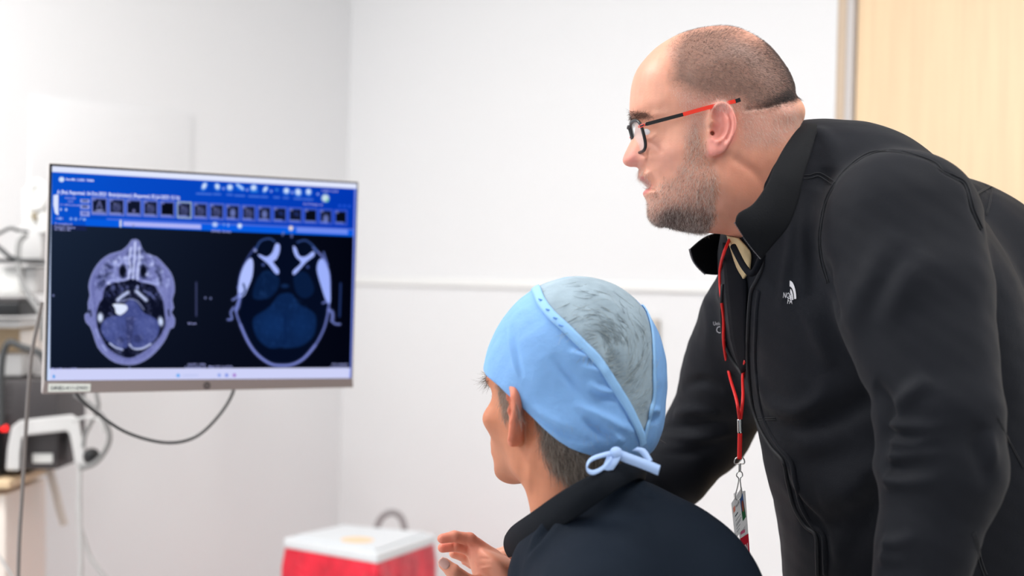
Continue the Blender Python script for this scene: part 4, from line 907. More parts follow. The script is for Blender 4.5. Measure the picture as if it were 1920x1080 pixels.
# ================================================================== monitor
M_silver = mat('silver_plastic', (150, 138, 136), .42, metal=.25); M_silverl = mat('pale_silver_plastic', (196, 190, 188), .4); M_blk = mat('black_bezel', (8, 12, 14), .25)
PL_, PR_ = P(85, 522, 2.28), P(667.5, 534, 2.535)
ux = (PR_ - PL_) / np.linalg.norm(PR_ - PL_); uy = np.array([0, 0, 1.0]); uy -= ux * (ux @ uy); uy /= np.linalg.norm(uy); nz = np.cross(ux, uy); nz = nz if nz @ FW < 0 else -nz   # nz faces the room
def onplane(px, py, off=0.0):
    d = P(px, py, 1.0) - CAM; t = ((PL_ + nz * off - CAM) @ nz) / (d @ nz); return CAM + d * t
case = [onplane(*q) for q in ((91.5, 305), (672.5, 340.5), (662.5, 726.5), (79, 739))]
scr = [onplane(*q) for q in ((97.5, 311.5), (668.5, 344.5), (658, 709), (88, 713.5))]
mon = empty('monitor', tuple(np.mean(case, 0))); tag(mon, 'silver widescreen monitor showing two head scans on a blue viewer screen', 'monitor')
def inset(q, k): c = np.mean(q, 0); return [c + (p - c) * k for p in q]
cs = mesh_obj('casing', *prism_geo([p - nz * .001 for p in case], [p - nz * .016 for p in inset(case, .995)]), M_silverl, smooth=False); bevel(cs, .002, 2)
bk = mesh_obj('rear_housing', *prism_geo([p - nz * .016 for p in inset(case, .72)], [p - nz * .045 for p in inset(case, .5)]), M_silverl, smooth=False); bevel(bk, .006, 3)
def lerp4(q, u, v): return q[0] * (1 - u) * (1 - v) + q[1] * u * (1 - v) + q[2] * u * v + q[3] * (1 - u) * v
bzt = [onplane(*q, .0008) for q in ((93, 306.5), (671.5, 341.5), (659.5, 709.5), (85, 714))]
bz = mesh_obj('bezel', *prism_geo(bzt, [p - nz * .003 for p in bzt]), M_blk, smooth=False)
chin = [onplane(*q, .0014) for q in ((84.5, 714), (661, 709.5), (662.3, 726.3), (79.3, 738.6))]
cn = mesh_obj('chin', *prism_geo(chin, [p - nz * .006 for p in chin]), M_silver, smooth=False)
lb = [onplane(*q, .0022) for q in ((90.5, 719), (170, 719.5), (169.5, 734), (90, 735))]
lab = mesh_obj('asset_label', *prism_geo(lb, [p - nz * .001 for p in lb]), mat('white_label', (232, 236, 230), .5), smooth=False)
V, F = text_geo('G4NEU-4111-DW01', 1.0, bold=.01); V = V / V[:, 0].max()
mesh_obj('lettering', [lerp4(lb, .05 + .88 * x, .74 - .88 * 7.6 * y * .78, ) + nz * .0004 for x, y, _ in V], F, M_ink2, lab, smooth=False)
lc = onplane(388, 723, .0018); th = np.linspace(0, 6.283, 24, endpoint=False)
lgo = mesh_obj('maker_mark', [lc + (ux * math.cos(t) + uy * math.sin(t)) * .0062 for t in th], [list(range(24))], mat('dark_mark', (70, 64, 66), .4), smooth=False)
V, F = text_geo('hp', 1.0, shear=.3); V[:, :2] -= V[:, :2].mean(0); mesh_obj('mark_lettering', [lc + (ux * x + uy * y) * .0085 + nz * .0004 for x, y, _ in V], F, M_silver, lgo, smooth=False)

# the picture on the screen, painted in screen units (x to the right, y down; the same scale as the corners above)
NU, NV = 860, 545
uu, vv = np.meshgrid(np.linspace(0, 1, NU), np.linspace(0, 1, NV))
SV = lerp4([p + nz * .0014 for p in scr], uu[..., None], vv[..., None]); sx_, sy_, _ = proj(SV.reshape(-1, 3)); GX = sx_.reshape(NV, NU); GY = sy_.reshape(NV, NU)
Iq = np.zeros((NV, NU, 3)); Iq[:] = (10, 14, 30)
def blend(m, c): 
    global Iq
    Iq += (np.array(c, float) - Iq) * m[..., None]
def win(x0, x1, y0, y1, pad=6):
    r = np.where(((GX > x0 - pad) & (GX < x1 + pad) & (GY > y0 - pad) & (GY < y1 + pad)).any(1))[0]; c = np.where(((GX > x0 - pad) & (GX < x1 + pad) & (GY > y0 - pad) & (GY < y1 + pad)).any(0))[0]
    return (slice(r[0], r[-1] + 1), slice(c[0], c[-1] + 1)) if len(r) and len(c) else None
def put(sl, m, c): Iq[sl] += (np.array(c, float) - Iq[sl]) * m[..., None]
def poly(p, c, soft=1.2, al=1.0, sm=0):
    p = np.array(p, float); p = spline(p, sm, True) if sm else p
    s = win(p[:, 0].min(), p[:, 0].max(), p[:, 1].min(), p[:, 1].max(), soft * 2 + 2)
    if s is None: return
    put(s, np.clip(poly_sd(GX[s], GY[s], p) / soft + .5, 0, 1) * al, c)
def stroke(p, wd, c, al=1.0, sm=4):
    p = np.array(p, float); p = spline(p, sm) if sm else p
    s = win(p[:, 0].min(), p[:, 0].max(), p[:, 1].min(), p[:, 1].max(), wd * 2 + 3)
    if s is None: return
    put(s, np.exp(-(pdist2(GX[s], GY[s], p) / wd) ** 2) * al, c)
def blob(x, y, rx, ry, c, al=1.0, rot=0.0, hard=2.0):
    R_ = max(rx, ry) * 1.8 + 2; s = win(x - R_, x + R_, y - R_, y + R_)
    if s is None: return
    dx, dy = GX[s] - x, GY[s] - y; a = dx * math.cos(rot) + dy * math.sin(rot); b = -dx * math.sin(rot) + dy * math.cos(rot)
    put(s, np.exp(-(((a / rx) ** 2 + (b / ry) ** 2) ** hard)) * al, c)
kx = (GX - 90) / 575; ytop = lambda x: 311.5 + (x - 97.5) * .0578
hor = lambda x, y: y + (x - 100) * (.0578 - (y - 311) / 402 * .0655)    # follow a screen row that starts at (100, y)
def qrow(x0, x1, y0, y1): return [(x0, hor(x0, y0)), (x1, hor(x1, y0)), (x1, hor(x1, y1)), (x0, hor(x0, y1))]
dark = np.clip(1 - kx, 0, 1)[..., None]
Iq = np.array([2, 4, 16.]) + dark * np.array([24, 34, 42.]) * np.clip(.55 + .45 * (1 - (GY - 420) / 300), .4, 1)[..., None]
poly(qrow(80, 680, 300, 421), (8, 82, 205), .8); s = win(80, 680, 300, 470); m = (poly_sd(GX[s], GY[s], np.array(qrow(80, 680, 300, 421))) > 0) * np.clip(kx[s], 0, 1) * .8; put(s, m, (0, 48, 172))
poly(qrow(80, 680, 300, 322.5), (226, 232, 255), 1.5); poly(qrow(200, 680, 405, 411), (88, 116, 226), 1.2, .9)
poly(qrow(160, 680, 408, 421), (6, 92, 226), 1.0)
poly(qrow(231, 377, 409.5, 418.5), (176, 180, 246), 1.6); poly(qrow(556, 652, 407, 417), (112, 140, 240), 1.6); poly(qrow(80, 162, 421, 430), (28, 36, 84), 1.0, .8)
stroke([(226, hor(226, 409)), (226, hor(226, 419))], 2.0, (250, 236, 226), 1, 0); blob(449.5, 423.5, 4.5, 5, (226, 236, 255)); blob(545.5, 428, 4.5, 5, (250, 224, 210)); blob(403, 421, 5.5, 5, (190, 206, 250)); blob(420, 421, 1.6, 3, (120, 160, 240)); blob(428, 422, 2, 3.5, (140, 170, 245))
poly([(100, 366), (109.5, 364), (109.5, 404), (103, 400), (100, 385)], (222, 230, 255), 1.2)
for x in (113, 133, 142): blob(x - 0 + 0, hor(x, 409), 3.2, 3, (170, 190, 245), .8)
blob(151, hor(151, 408), 4, 1.2, (170, 190, 245), .8, -.8); blob(158, hor(158, 409), 3.4, 2.6, (190, 205, 250), .8); blob(114, hor(114, 392), 2, 3, (200, 210, 250), .9); blob(124, hor(124, 392), 2.6, 3, (200, 210, 250), .9); blob(115.5, 336.5, 5.6, 5.2, (216, 228, 255), 1, 0, 4)
# row of thumbnails
rs = np.random.RandomState(4)
thumbs = [(172, 29, 384.5), (204.5, 29, 386)] + [(236 + i * 0, 0, 0) for i in range(0)]
xs = [186.5, 219, 251, 282.5, 314, 345.5, 376, 406.5, 436.5, 466.5, 496, 525, 554, 582.5, 611, 639]
ws = [30, 29.5, 29, 28, 28, 27.5, 27, 27, 26.5, 26, 26, 26, 26, 25.5, 25, 24]
kind = ['v', 'r', 'd', 'o', 'n', 'o', 'c', 'c', 'b', 'o', 'b', 's', 's', 'n', 'h', 'n']
for x, w_, k in zip(xs, ws, kind):
    yc = 386.5 + (x - 186) * .0466; h_ = 33 - (x - 186) * .010; x0, x1, y0, y1 = x - w_ / 2, x + w_ / 2, yc - h_ / 2, yc + h_ / 2; sl_ = .045
    q = lambda a, b, c_, d: [(a, c_ + (a - x) * sl_), (b, c_ + (b - x) * sl_), (b, d + (b - x) * sl_), (a, d + (a - x) * sl_)]
    f_ = (x - 186) / 460; fr_ = (138 - 70 * f_, 146 - 50 * f_, 222 - 8 * f_)
    if abs(x - 345.5) < 1: fr_ = (196, 208, 190)
    poly(q(x0, x1, y0, y1), fr_, 1.6); poly(q(x0 + 1.6, x1 - 1.6, y0 + 1.6, y1 - 1.6), (60 - 34 * f_, 78 - 20 * f_, 160), 1.4, .8)
    poly(q(x0 + 3, x1 - 3, y0 + 4, y1 - 5), (16, 22, 44) if k != 'n' else (8, 12, 24), 1.2)
    if k in 'roc': blob(x, yc + 1, w_ * .30, h_ * .30, (92, 98, 150), .75); blob(x - 1, yc + 3, w_ * .14, h_ * .14, (44, 50, 90), .6); blob(x - 4, yc - 6, 2, 2, (150, 156, 210), .5)
    if k == 'v': stroke([(x - 4, yc + 2), (x, yc - 9), (x + 4, yc + 3)], 2.2, (110, 116, 170), .8, 0); blob(x, yc + 8, 9, 2.5, (160, 168, 225), .8)
    if k in 'bh': blob(x, yc + (1 if k == 'b' else 4), w_ * .22, h_ * .30, (120, 134, 204), .85)
    if k == 'd': blob(x, yc + 6, 3, 4, (130, 130, 190), .8)
    if k == 's': blob(x + 2, yc - 2, 6, 4, (34, 50, 110), .8, .5)
    poly(q(x0 + 2, x1 - 7 + rs.uniform(-3, 3), y1 - 6, y1 - 2.6), (150 - 30 * f_, 158 - 20 * f_, 226), 1.5, .75); poly(q(x0 + 2, x0 + 8, y0 + 2.5, y0 + 7), (120, 130, 205), 1.5, .8)
for dy, hh in ((373, 7), (383.5, 8), (395, 10)): poly([(150.5, dy), (168, dy + .8), (168, dy + hh + .8), (150.5, dy + hh)], (150, 160, 226), 1.3); poly([(154, dy + 2), (164, dy + 2.4), (164, dy + hh - 2), (154, dy + hh - 2.6)], (24, 40, 90) if dy < 390 else (90, 106, 190), 1.2, .8)
# tool icons
for x, y, rx, ry, rot in ((383, 348.5, 4.2, 7, .5), (407.5, 349.5, 4.6, 6, -.3), (431, 351, 5.4, 5.6, 0), (450.5, 350.5, 7, 3, .6), (475.5, 352, 5.6, 6, .4), (497.5, 354.5, 3.6, 6, .6), (537, 357.5, 5.4, 5.6, 0), (559, 360, 5.6, 6.5, -.3), (578.5, 359.5, 5, 5.8, 0)):
    blob(x, y + 1.5, rx * 1.35, ry * 1.3, (60, 140, 240), .7, rot); blob(x, y, rx, ry, (214, 228, 255), 1, rot)
poly([(443, 345), (457, 346), (457, 358.5), (443, 357.5)], (20, 110, 235), 1.4, .6); stroke([(445, 346), (455, 354)], 2.4, (190, 214, 255), 1, 0); poly([(470, 356), (484, 357), (484, 361), (470, 360)], (40, 130, 230), 1.6, .8); poly([(516, 353), (522, 353.5), (522, 359), (516, 358.5)], (60, 130, 220), 1.5, .8)
for x, y in ((419, 353.5), (463.5, 356), (508.5, 358.5), (548, 361), (596, 364)): blob(x, y, 2.6, 2.8, (150, 170, 250), .9)
blob(610, 371.5, 7.6, 7.8, (204, 226, 232), 1, 0, 3); blob(614, 376, 3, 3.5, (90, 190, 150), .7)
for x in (637, 646, 655): blob(x, 386 + (x - 640) * .05, 3.2, 3, (40, 90, 220), .8)
for a, b, y in ((369, 396, 363), (401, 413, 364), (426, 435, 365), (441, 458, 366.5), (467, 486, 368), (490, 501, 369), (514, 523, 370), (532, 540, 371), (552, 565, 372.5), (569, 586, 373.5)):
    stroke([(a, y), (b, y + (b - a) * .045)], 1.8, (96, 130, 225), .8, 0)
# left scan
def z3(l): return [(x / 3.375 + 80, y / 3.375 + 420) for x, y in l]
def zq(l): return [(x / 3.375 + 380, y / 3.375 + 420) for x, y in l]
head = z3([(585, 97), (610, 110), (625, 150), (655, 190), (720, 210), (770, 260), (810, 310), (830, 370), (832, 430), (818, 480), (828, 530), (812, 560), (835, 600), (828, 652), (805, 662), (780, 720), (740, 780), (680, 840), (610, 880), (540, 890), (460, 875), (400, 835), (350, 780), (325, 710), (303, 650), (275, 620), (268, 575), (290, 555), (288, 500), (300, 450), (292, 400), (300, 350), (325, 290), (370, 230), (430, 190), (500, 170), (545, 130), (562, 104)])
poly(head, (112, 118, 178), 1.4, 1, 2)
hp_ = np.array(head); nz_ = .5 + .5 * np.sin(GX * .9 + 2 * np.sin(GY * .31)) * np.sin(GY * .7 + 2 * np.sin(GX * .23))
s = win(150, 340, 440, 690); put(s, (poly_sd(GX[s], GY[s], hp_) > 0) * nz_[s] * .35, (150, 156, 214))
stroke(spline(hp_, 2, True), 1.1, (150, 158, 215), .8, 0)
for c_, wd in (((84, 90, 150), 1.6),): stroke(z3([(330, 330), (318, 400), (325, 470), (340, 600), (360, 700), (420, 800), (500, 850), (560, 858), (640, 830), (720, 750), (790, 620), (802, 500), (800, 400), (780, 320)]), wd, c_, .6)
poly(z3([(380, 470), (395, 400), (450, 372), (520, 360), (570, 345), (620, 368), (700, 385), (735, 430), (762, 490), (772, 570), (775, 640), (735, 720), (670, 785), (600, 832), (545, 848), (480, 830), (410, 780), (365, 700), (345, 640), (342, 560), (360, 500)]), (12, 16, 36), 2.2, 1, 3)
poly(z3([(372, 640), (400, 600), (450, 582), (500, 575), (535, 545), (520, 510), (545, 480), (572, 478), (605, 508), (640, 560), (700, 590), (735, 625), (735, 690), (700, 745), (640, 785), (575, 785), (548, 768), (520, 788), (470, 775), (410, 740), (375, 690)]), (66, 76, 136), 2.2, 1, 3)
blob(*z3([(455, 650)])[0], 22, 20, (84, 96, 160), .6); blob(*z3([(650, 650)])[0], 20, 18, (84, 96, 160), .6); poly(z3([(525, 590), (580, 585), (572, 680), (560, 780), (535, 780), (530, 690)]), (50, 56, 102), 3, .8); blob(*z3([(490, 735)])[0], 8, 7, (44, 50, 92), .7); blob(*z3([(600, 725)])[0], 9, 8, (44, 50, 92), .7)
for x, y in ((535, 600), (556, 595), (580, 600), (545, 715), (548, 740)): blob(*z3([(x, y)])[0], 1.6, 1.6, (130, 136, 196), .7)
poly(z3([(443, 508), (490, 505), (530, 514), (536, 542), (512, 566), (488, 578), (462, 562), (458, 535)]), (222, 232, 255), 1.8, 1, 3)
blob(*z3([(365, 592)])[0], 5.6, 9.6, (214, 226, 255)); blob(*z3([(747, 617)])[0], 5, 9.6, (206, 220, 255), 1, -.15); blob(*z3([(425, 567)])[0], 3, 2, (90, 96, 150), .7)
stroke(z3([(425, 755), (460, 780), (505, 795)]), 1.8, (200, 212, 255)); stroke(z3([(550, 762), (575, 788), (630, 788), (682, 760)]), 2.0, (206, 216, 255)); stroke(z3([(380, 768), (400, 800)]), 2, (160, 170, 226), .9); stroke(z3([(338, 665), (355, 720)]), 1.6, (160, 170, 226), .8)
for x in (507, 637): blob(*z3([(x, 300)])[0], 6.6, 12, (8, 12, 26)); 
stroke(z3([(585, 120), (583, 200), (575, 280), (572, 345)]), 2.0, (196, 206, 255), .9)
for l in ([(560, 150), (548, 220), (556, 280), (540, 345)], [(610, 150), (612, 220), (600, 290), (600, 350)], [(530, 205), (540, 260), (545, 320)], [(635, 205), (615, 260), (608, 320)], [(470, 345), (510, 355), (545, 340)], [(410, 375), (440, 355), (480, 365)], [(640, 362), (680, 372), (715, 380)], [(640, 250), (680, 270), (700, 240)], [(440, 235), (480, 260), (500, 240)]): stroke(z3(l), 2.0, (178, 188, 244), .85)
for l in ([(475, 480), (505, 455), (540, 432)], [(655, 482), (620, 450), (592, 425)]): stroke(z3(l), 3.4, (204, 216, 255))
stroke(z3([(640, 425), (680, 440), (705, 470)]), 1.6, (130, 140, 200), .8); blob(*z3([(445, 405)])[0], 5, 6, (90, 98, 150), .8); blob(*z3([(600, 400)])[0], 2.5, 4, (170, 180, 235), .9); blob(*z3([(535, 400)])[0], 4, 4, (70, 76, 120), .8)
for l in ([(385, 380), (395, 330), (430, 310)], [(400, 270), (410, 262), (430, 275)], [(745, 380), (740, 330), (720, 300)], [(735, 280), (750, 300)]): stroke(z3(l), 3.0, (34, 40, 72), .85)
stroke(z3([(470, 495), (520, 482), (556, 474), (600, 490), (640, 540)]), 1.6, (190, 200, 250), .6); stroke(z3([(290, 560), (300, 548), (305, 580)]), 2, (12, 18, 36), .9); stroke(z3([(795, 545), (800, 580)]), 1.6, (12, 18, 36), .9)
for t in range(12): x0, y0 = z3([(972, 370 + t * 18)])[0]; stroke([(x0, y0), (x0, y0 + 4)], 1.7, (62, 68, 108), .9, 0)
# right scan
def tex(p, amp, col, seed=0, sm=3):          # fine mottled texture inside an outline
    p = spline(np.array(p, float), sm, True); s = win(p[:, 0].min(), p[:, 0].max(), p[:, 1].min(), p[:, 1].max())
    q_ = np.stack([GX[s].ravel(), GY[s].ravel(), 0 * GX[s].ravel()], 1); t_ = (noise3(q_, .16, seed) + .8 * noise3(q_, .45, seed + 1) + .6 * noise3(q_, 1.0, seed + 2)).reshape(GX[s].shape)
    put(s, np.clip(poly_sd(GX[s], GY[s], p) / 4 + .2, 0, 1) * np.clip(t_ * amp, 0, 1), col)
face_ = z3([(560, 130), (620, 150), (720, 220), (800, 320), (800, 420), (735, 400), (690, 372), (600, 350), (500, 355), (430, 360), (390, 400), (335, 440), (330, 340), (400, 230), (500, 180)])
tex(face_, .9, (176, 186, 240), 3); tex(face_, .8, (44, 50, 92), 7); tex(head, .35, (150, 158, 216), 11)
for x in (507, 637): blob(*z3([(x, 300)])[0], 6.4, 11.5, (8, 12, 26), .95)
for l in ([(585, 115), (583, 200), (575, 280), (572, 345)], [(560, 150), (548, 220), (556, 280), (540, 345)], [(610, 150), (612, 220), (600, 290), (600, 350)]): stroke(z3(l), 1.9, (206, 214, 255), .85)
for x, y in ((462, 238), (690, 255), (520, 215), (625, 210), (418, 375), (660, 320)): blob(*z3([(x, y)])[0], 3.4, 3.0, (196, 204, 250), .8)
cer = z3([(372, 640), (450, 582), (535, 545), (545, 480), (605, 508), (700, 590), (735, 690), (640, 785), (520, 788), (410, 740)])
tex(cer, .35, (92, 102, 166), 15); tex(cer, .35, (46, 54, 100), 19)
skb = z3([(385, 400), (450, 380), (520, 400), (500, 440), (450, 470), (390, 460)]); tex(skb, .9, (74, 82, 136), 23); skb = z3([(610, 385), (690, 390), (735, 440), (720, 480), (650, 450)]); tex(skb, .9, (84, 92, 150), 27)
BR = (10, 34, 74)
ringl = zq([(330, 150), (285, 215), (240, 310), (225, 400), (232, 470), (210, 545), (240, 640), (290, 750), (350, 830), (430, 885), (500, 895), (570, 888), (640, 850), (710, 770), (760, 680), (785, 600), (800, 500), (802, 330), (765, 220), (700, 150)])
poly(zq([(400, 90), (460, 110), (500, 70), (560, 70), (600, 105), (680, 110), (760, 220), (800, 330), (800, 500), (780, 600), (750, 690), (700, 775), (630, 845), (560, 880), (490, 885), (420, 870), (350, 815), (290, 730), (240, 620), (232, 470), (240, 320), (300, 200), (350, 110)]), (4, 12, 34), 2, .9, 3)
stroke(ringl[3:], 2.2, (120, 134, 214), .9); stroke(ringl[6:14], 2.8, (134, 146, 224), .7); stroke(ringl[:4], 2, (80, 96, 176), .7)
poly(zq([(330, 380), (380, 302), (440, 300), (485, 345), (478, 400), (450, 445), (400, 475), (320, 470)]), BR, 3, .8, 3); poly(zq([(575, 330), (620, 300), (670, 320), (705, 400), (690, 450), (640, 470), (590, 430)]), BR, 3, .7, 3)
poly(zq([(480, 450), (530, 436), (570, 446), (610, 505), (690, 550), (720, 600), (705, 700), (640, 765), (560, 785), (500, 782), (420, 785), (350, 730), (318, 650), (325, 590), (395, 545), (440, 505)]), (12, 38, 82), 3.0, .9, 3)
tex(zq([(330, 380), (380, 302), (440, 300), (485, 345), (478, 400), (450, 445), (400, 475), (320, 470)]), .5, (30, 62, 112), 31); tex(zq([(480, 450), (570, 446), (690, 550), (705, 700), (560, 785), (420, 785), (318, 650), (395, 545)]), .45, (24, 58, 112), 35)
blob(*zq([(440, 640)])[0], 26, 26, (16, 50, 104), .5); blob(*zq([(620, 640)])[0], 20, 26, (14, 46, 96), .5); stroke(zq([(520, 560), (525, 640), (518, 760)]), 2, (8, 30, 72), .7)
poly(zq([(300, 215), (320, 240), (315, 330), (285, 410), (262, 455), (225, 460), (232, 350), (262, 262)]), (176, 192, 255), 1.8, 1, 3); poly(zq([(735, 230), (765, 225), (798, 300), (806, 400), (808, 495), (782, 490), (748, 390), (722, 290)]), (156, 176, 252), 1.8, 1, 3)
stroke(zq([(258, 380), (268, 420), (250, 450)]), 1.8, (12, 26, 60), .8); stroke(zq([(765, 180), (790, 260)]), 2, (110, 130, 215), .8); stroke(zq([(335, 165), (365, 110), (420, 92), (455, 110)]), 2, (60, 90, 160), .8); stroke(zq([(600, 115), (650, 104), (700, 140), (720, 175)]), 2, (60, 90, 160), .8)
poly(zq([(462, 125), (488, 132), (486, 180), (466, 225), (446, 240), (482, 290), (478, 318), (455, 308), (415, 255), (352, 202), (360, 192), (405, 208), (440, 180)]), (164, 182, 255), 1.8, 1, 3); poly(zq([(572, 138), (592, 152), (612, 200), (650, 205), (700, 172), (706, 202), (655, 242), (602, 302), (575, 322), (572, 296), (622, 246), (592, 212), (575, 175)]), (164, 182, 255), 1.8, 1, 3)
for x, y in ((402, 150), (645, 156)): blob(*zq([(x, y)])[0], 12, 12.5, (5, 14, 34), .95, 0, 3)
blob(*zq([(332, 168)])[0], 3.4, 3.4, (170, 180, 240), .8); blob(*zq([(508, 62)])[0], 2.6, 5, (110, 120, 190), .8, .3); blob(*zq([(563, 75)])[0], 2.6, 4.5, (110, 120, 190), .8); blob(*zq([(383, 258)])[0], 3.2, 3.2, (90, 110, 190), .7); blob(*zq([(665, 272)])[0], 3.2, 3.2, (80, 100, 180), .7); blob(*zq([(520, 392)])[0], 8, 4, (22, 50, 96), .8)
for l, w_ in (([(190, 480), (215, 465), (235, 440)], 2.4), ([(235, 470), (225, 520), (212, 545)], 3.2), ([(195, 530), (178, 560), (185, 600), (160, 605)], 2.4), ([(800, 545), (820, 560), (822, 600)], 3.6), ([(815, 612), (840, 632), (868, 634)], 2.4), ([(785, 490), (760, 500)], 2)): stroke(zq(l), w_, (124, 138, 214), .9)
for t in range(12): x0, y0 = zq([(873 - t * .6, 375 + t * 18)])[0]; stroke([(x0, y0), (x0, y0 + 4)], 1.9, (36, 56, 112), .9, 0)
for x, y in ((385, 558.5), (395, 559.5), (250, 423.5), (243, 690), (100, 554)): blob(x, y, 2.2, 2.6, (130, 138, 190), .8)
poly([(78, 691.5), (668, 689.3), (668, 714), (78, 718)], (206, 210, 248), 1.2); poly([(80, 300), (97.5, 310), (95, 500), (93.5, 718), (80, 718)], (205, 222, 255), 1.5)
poly([(664.5, 354), (676, 354), (667, 716), (655, 716), (656.5, 690)], (112, 132, 226), 1.5); blob(101, 706, 2.4, 3.6, (60, 150, 230), .9, 0, 4); blob(334, 704, 3.4, 3.2, (70, 160, 240), .9, 0, 4)
for x, c_ in ((411, (120, 150, 230)), (425, (90, 120, 220)), (439.5, (150, 80, 190))): blob(x, 703.5, 3, 3.2, c_, .9, 0, 3)
stroke([(345, 704), (370, 703.5)], 2.0, (190, 198, 240), .8, 0)
Iq = np.clip(Iq, 0, 255); cl_ = np.where(Iq / 255 <= .04045, Iq / 255 / 12.92, ((Iq / 255 + .055) / 1.055) ** 2.4).reshape(-1, 3)
M_scr = emit_mat('screen_picture', None, 1.0)
i_ = np.arange(NV - 1)[:, None] * NU + np.arange(NU - 1)[None]; Fq = np.stack([i_, i_ + NU, i_ + NU + 1, i_ + 1], -1).reshape(-1, 4)
sc = mesh_obj('screen', SV.reshape(-1, 3), Fq, M_scr, smooth=False, cols=cl_)
# writing on the screen
M_tw = emit_mat('screen_writing', (236, 240, 255), 1.15); M_tg = emit_mat('faint_screen_writing', (158, 164, 222), 1.1)
def stext(items, m, name):
    for s_, x, y, wd, h_ in items:
        V, F = text_geo(s_, h_ / .7, bold=.065); V[:, 0] *= wd / V[:, 0].max(); sl_ = .0578 - (y - 311) / 402 * .0655
        mesh_obj(name, [onplane(x + a, y + a * sl_ - b, .0019) for a, b, _ in V], F, m, sc, smooth=False)
t1 = stext([('A (Rtd, Reported, 16-Oct-2023  Brain/pituitary) (Reported, 02-Jul-2023 13:16)', 107, 363, 230, 7.0), ('Brain MRI  12-45031  T4/4096', 124, 338, 52, 4)], M_tw, 'screen_writing')
t2 = stext([('10-Oct-2023', 121, 372.5, 21, 3.4), ('13:16', 127, 379, 10, 3.4), ('A-1, 384 (2 seconds)', 112.5, 385, 37, 3.4), ('10:31', 104, 411, 14, 3.4), ('T-weighted', 102, 421, 33, 3.6), ('Patient, Name', 102, 427, 39, 3.6), ('W: 1400 L: 700', 102, 432, 30, 3.6),
            ('CHAMBER > LEVEL MD', 603, 359, 31, 3.2), ('Out Of Weight x 60', 568, 384, 37, 3.6), ('SP042, Series', 396, 435, 37, 4), ('Mag:1.80   Loc:14.00', 96, 693, 48, 3.4), ('50 mm', 352, 608, 16, 3.6), ('SAGT2 1.09%', 352, 685, 33, 3.4), ('Compression 8', 346, 690, 39, 3.4), ('Mag:1.00  Loc:9.61', 391, 689, 44, 3.4), ('T2/ 2.00/33', 622, 685, 30, 3.4), ('Compression', 618, 690, 34, 3.2)], M_tg, 'screen_writing')
# arm that carries the monitor
cb = np.mean(case, 0) - nz * .045; wl = np.array([-1.15, 3.6, 1.30])
e1 = box('mount_plate', cb - nz * .004, (ux, uy, nz), (.05, .05, .004), M_blk, None, .002)
ar = tube('arm', np.array([cb - nz * .004, cb - nz * .06, cb - nz * .10 + ux * .05 - uy * .02, np.array([-.75, 3.30, 1.22]), np.array([-.80, 3.80, 1.22])]), .016, M_silverl, None, 14)
kids = [cs, bk, bz, cn, lab, lgo, sc, e1, ar]; adopt(mon, *kids)

# ================================================================== cables
M_cab = mat('dark_grey_cable', (58, 60, 62), .5); M_cabg = mat('grey_cable', (128, 128, 128), .5); M_cabl = mat('light_grey_cable', (190, 190, 190), .5)
def cable(p, r, m, label, d=None, n=8, name='cable'):
    o = tube(name, pts(*[(x, y, dd) for x, y, dd in p]), r, m, None, 10, sp=n); tag(o, label, 'cable'); return o
cable([(120, 690, 2.36), (145, 741, 2.35), (185, 777, 2.37), (240, 812, 2.40), (310, 830, 2.43), (365, 820, 2.46), (408, 782, 2.48), (437, 735, 2.50), (440, 690, 2.50)], .0027, M_cab, 'dark cable looping below the monitor screen')
cable([(79, 566, 2.36), (72, 600, 2.36), (60, 660, 2.36), (53, 740, 2.36), (47, 830, 2.36), (42, 920, 2.36), (36, 1020, 2.36), (33, 1140, 2.36)], .0032, mat('taupe_cable', (120, 114, 112), .5), 'long grey cable hanging down at the far left of the monitor')

# ================================================================== equipment at the left wall
M_wht = mat('white_plastic', (232, 232, 230), .4); M_lgr = mat('light_grey_plastic', (205, 204, 204), .45); M_dgr = mat('dark_grey_metal', (64, 60, 62), .5); M_dk = mat('black_plastic', (14, 16, 20), .45)
M_maple = mat('maple_laminate', (222, 196, 160), .5, noise=(8, .95, (1, 9, 9))); M_beige = mat('beige_laminate', (232, 222, 214), .5); M_redl = mat('red_indicator', (255, 20, 20), .4, emit=.9)
XL = DL.copy()                   # along the left wall, towards the camera
def fb(name, x0, x1, y0, y1, d, depth, m, parent=None, bw=.003):   # a box whose front face, d metres away, fills the given rectangle
    a = P((x0 + x1) / 2, (y0 + y1) / 2, d + depth / 2); s = d / FPX
    return box(name, a, (RT, FW, UP), ((x1 - x0) / 2 * s, depth / 2, (y1 - y0) / 2 * s), m, parent, bw)
def group_at(name, kids, label, cat, **k):
    e = empty(name, tuple(np.mean([np.array(c.data.vertices[0].co) for c in kids], 0))); tag(e, label, cat, **k); adopt(e, *kids); return e
# counter with wooden edge
k = [fb('worktop', -60, 66, 883, 899, 2.98, .30, M_maple), fb('panel', -55, 52, 899, 1500, 3.00, .26, M_beige)]
tp = k[0]; group_at('counter', k, 'maple-edged counter in the lower left corner below the computer', 'counter')
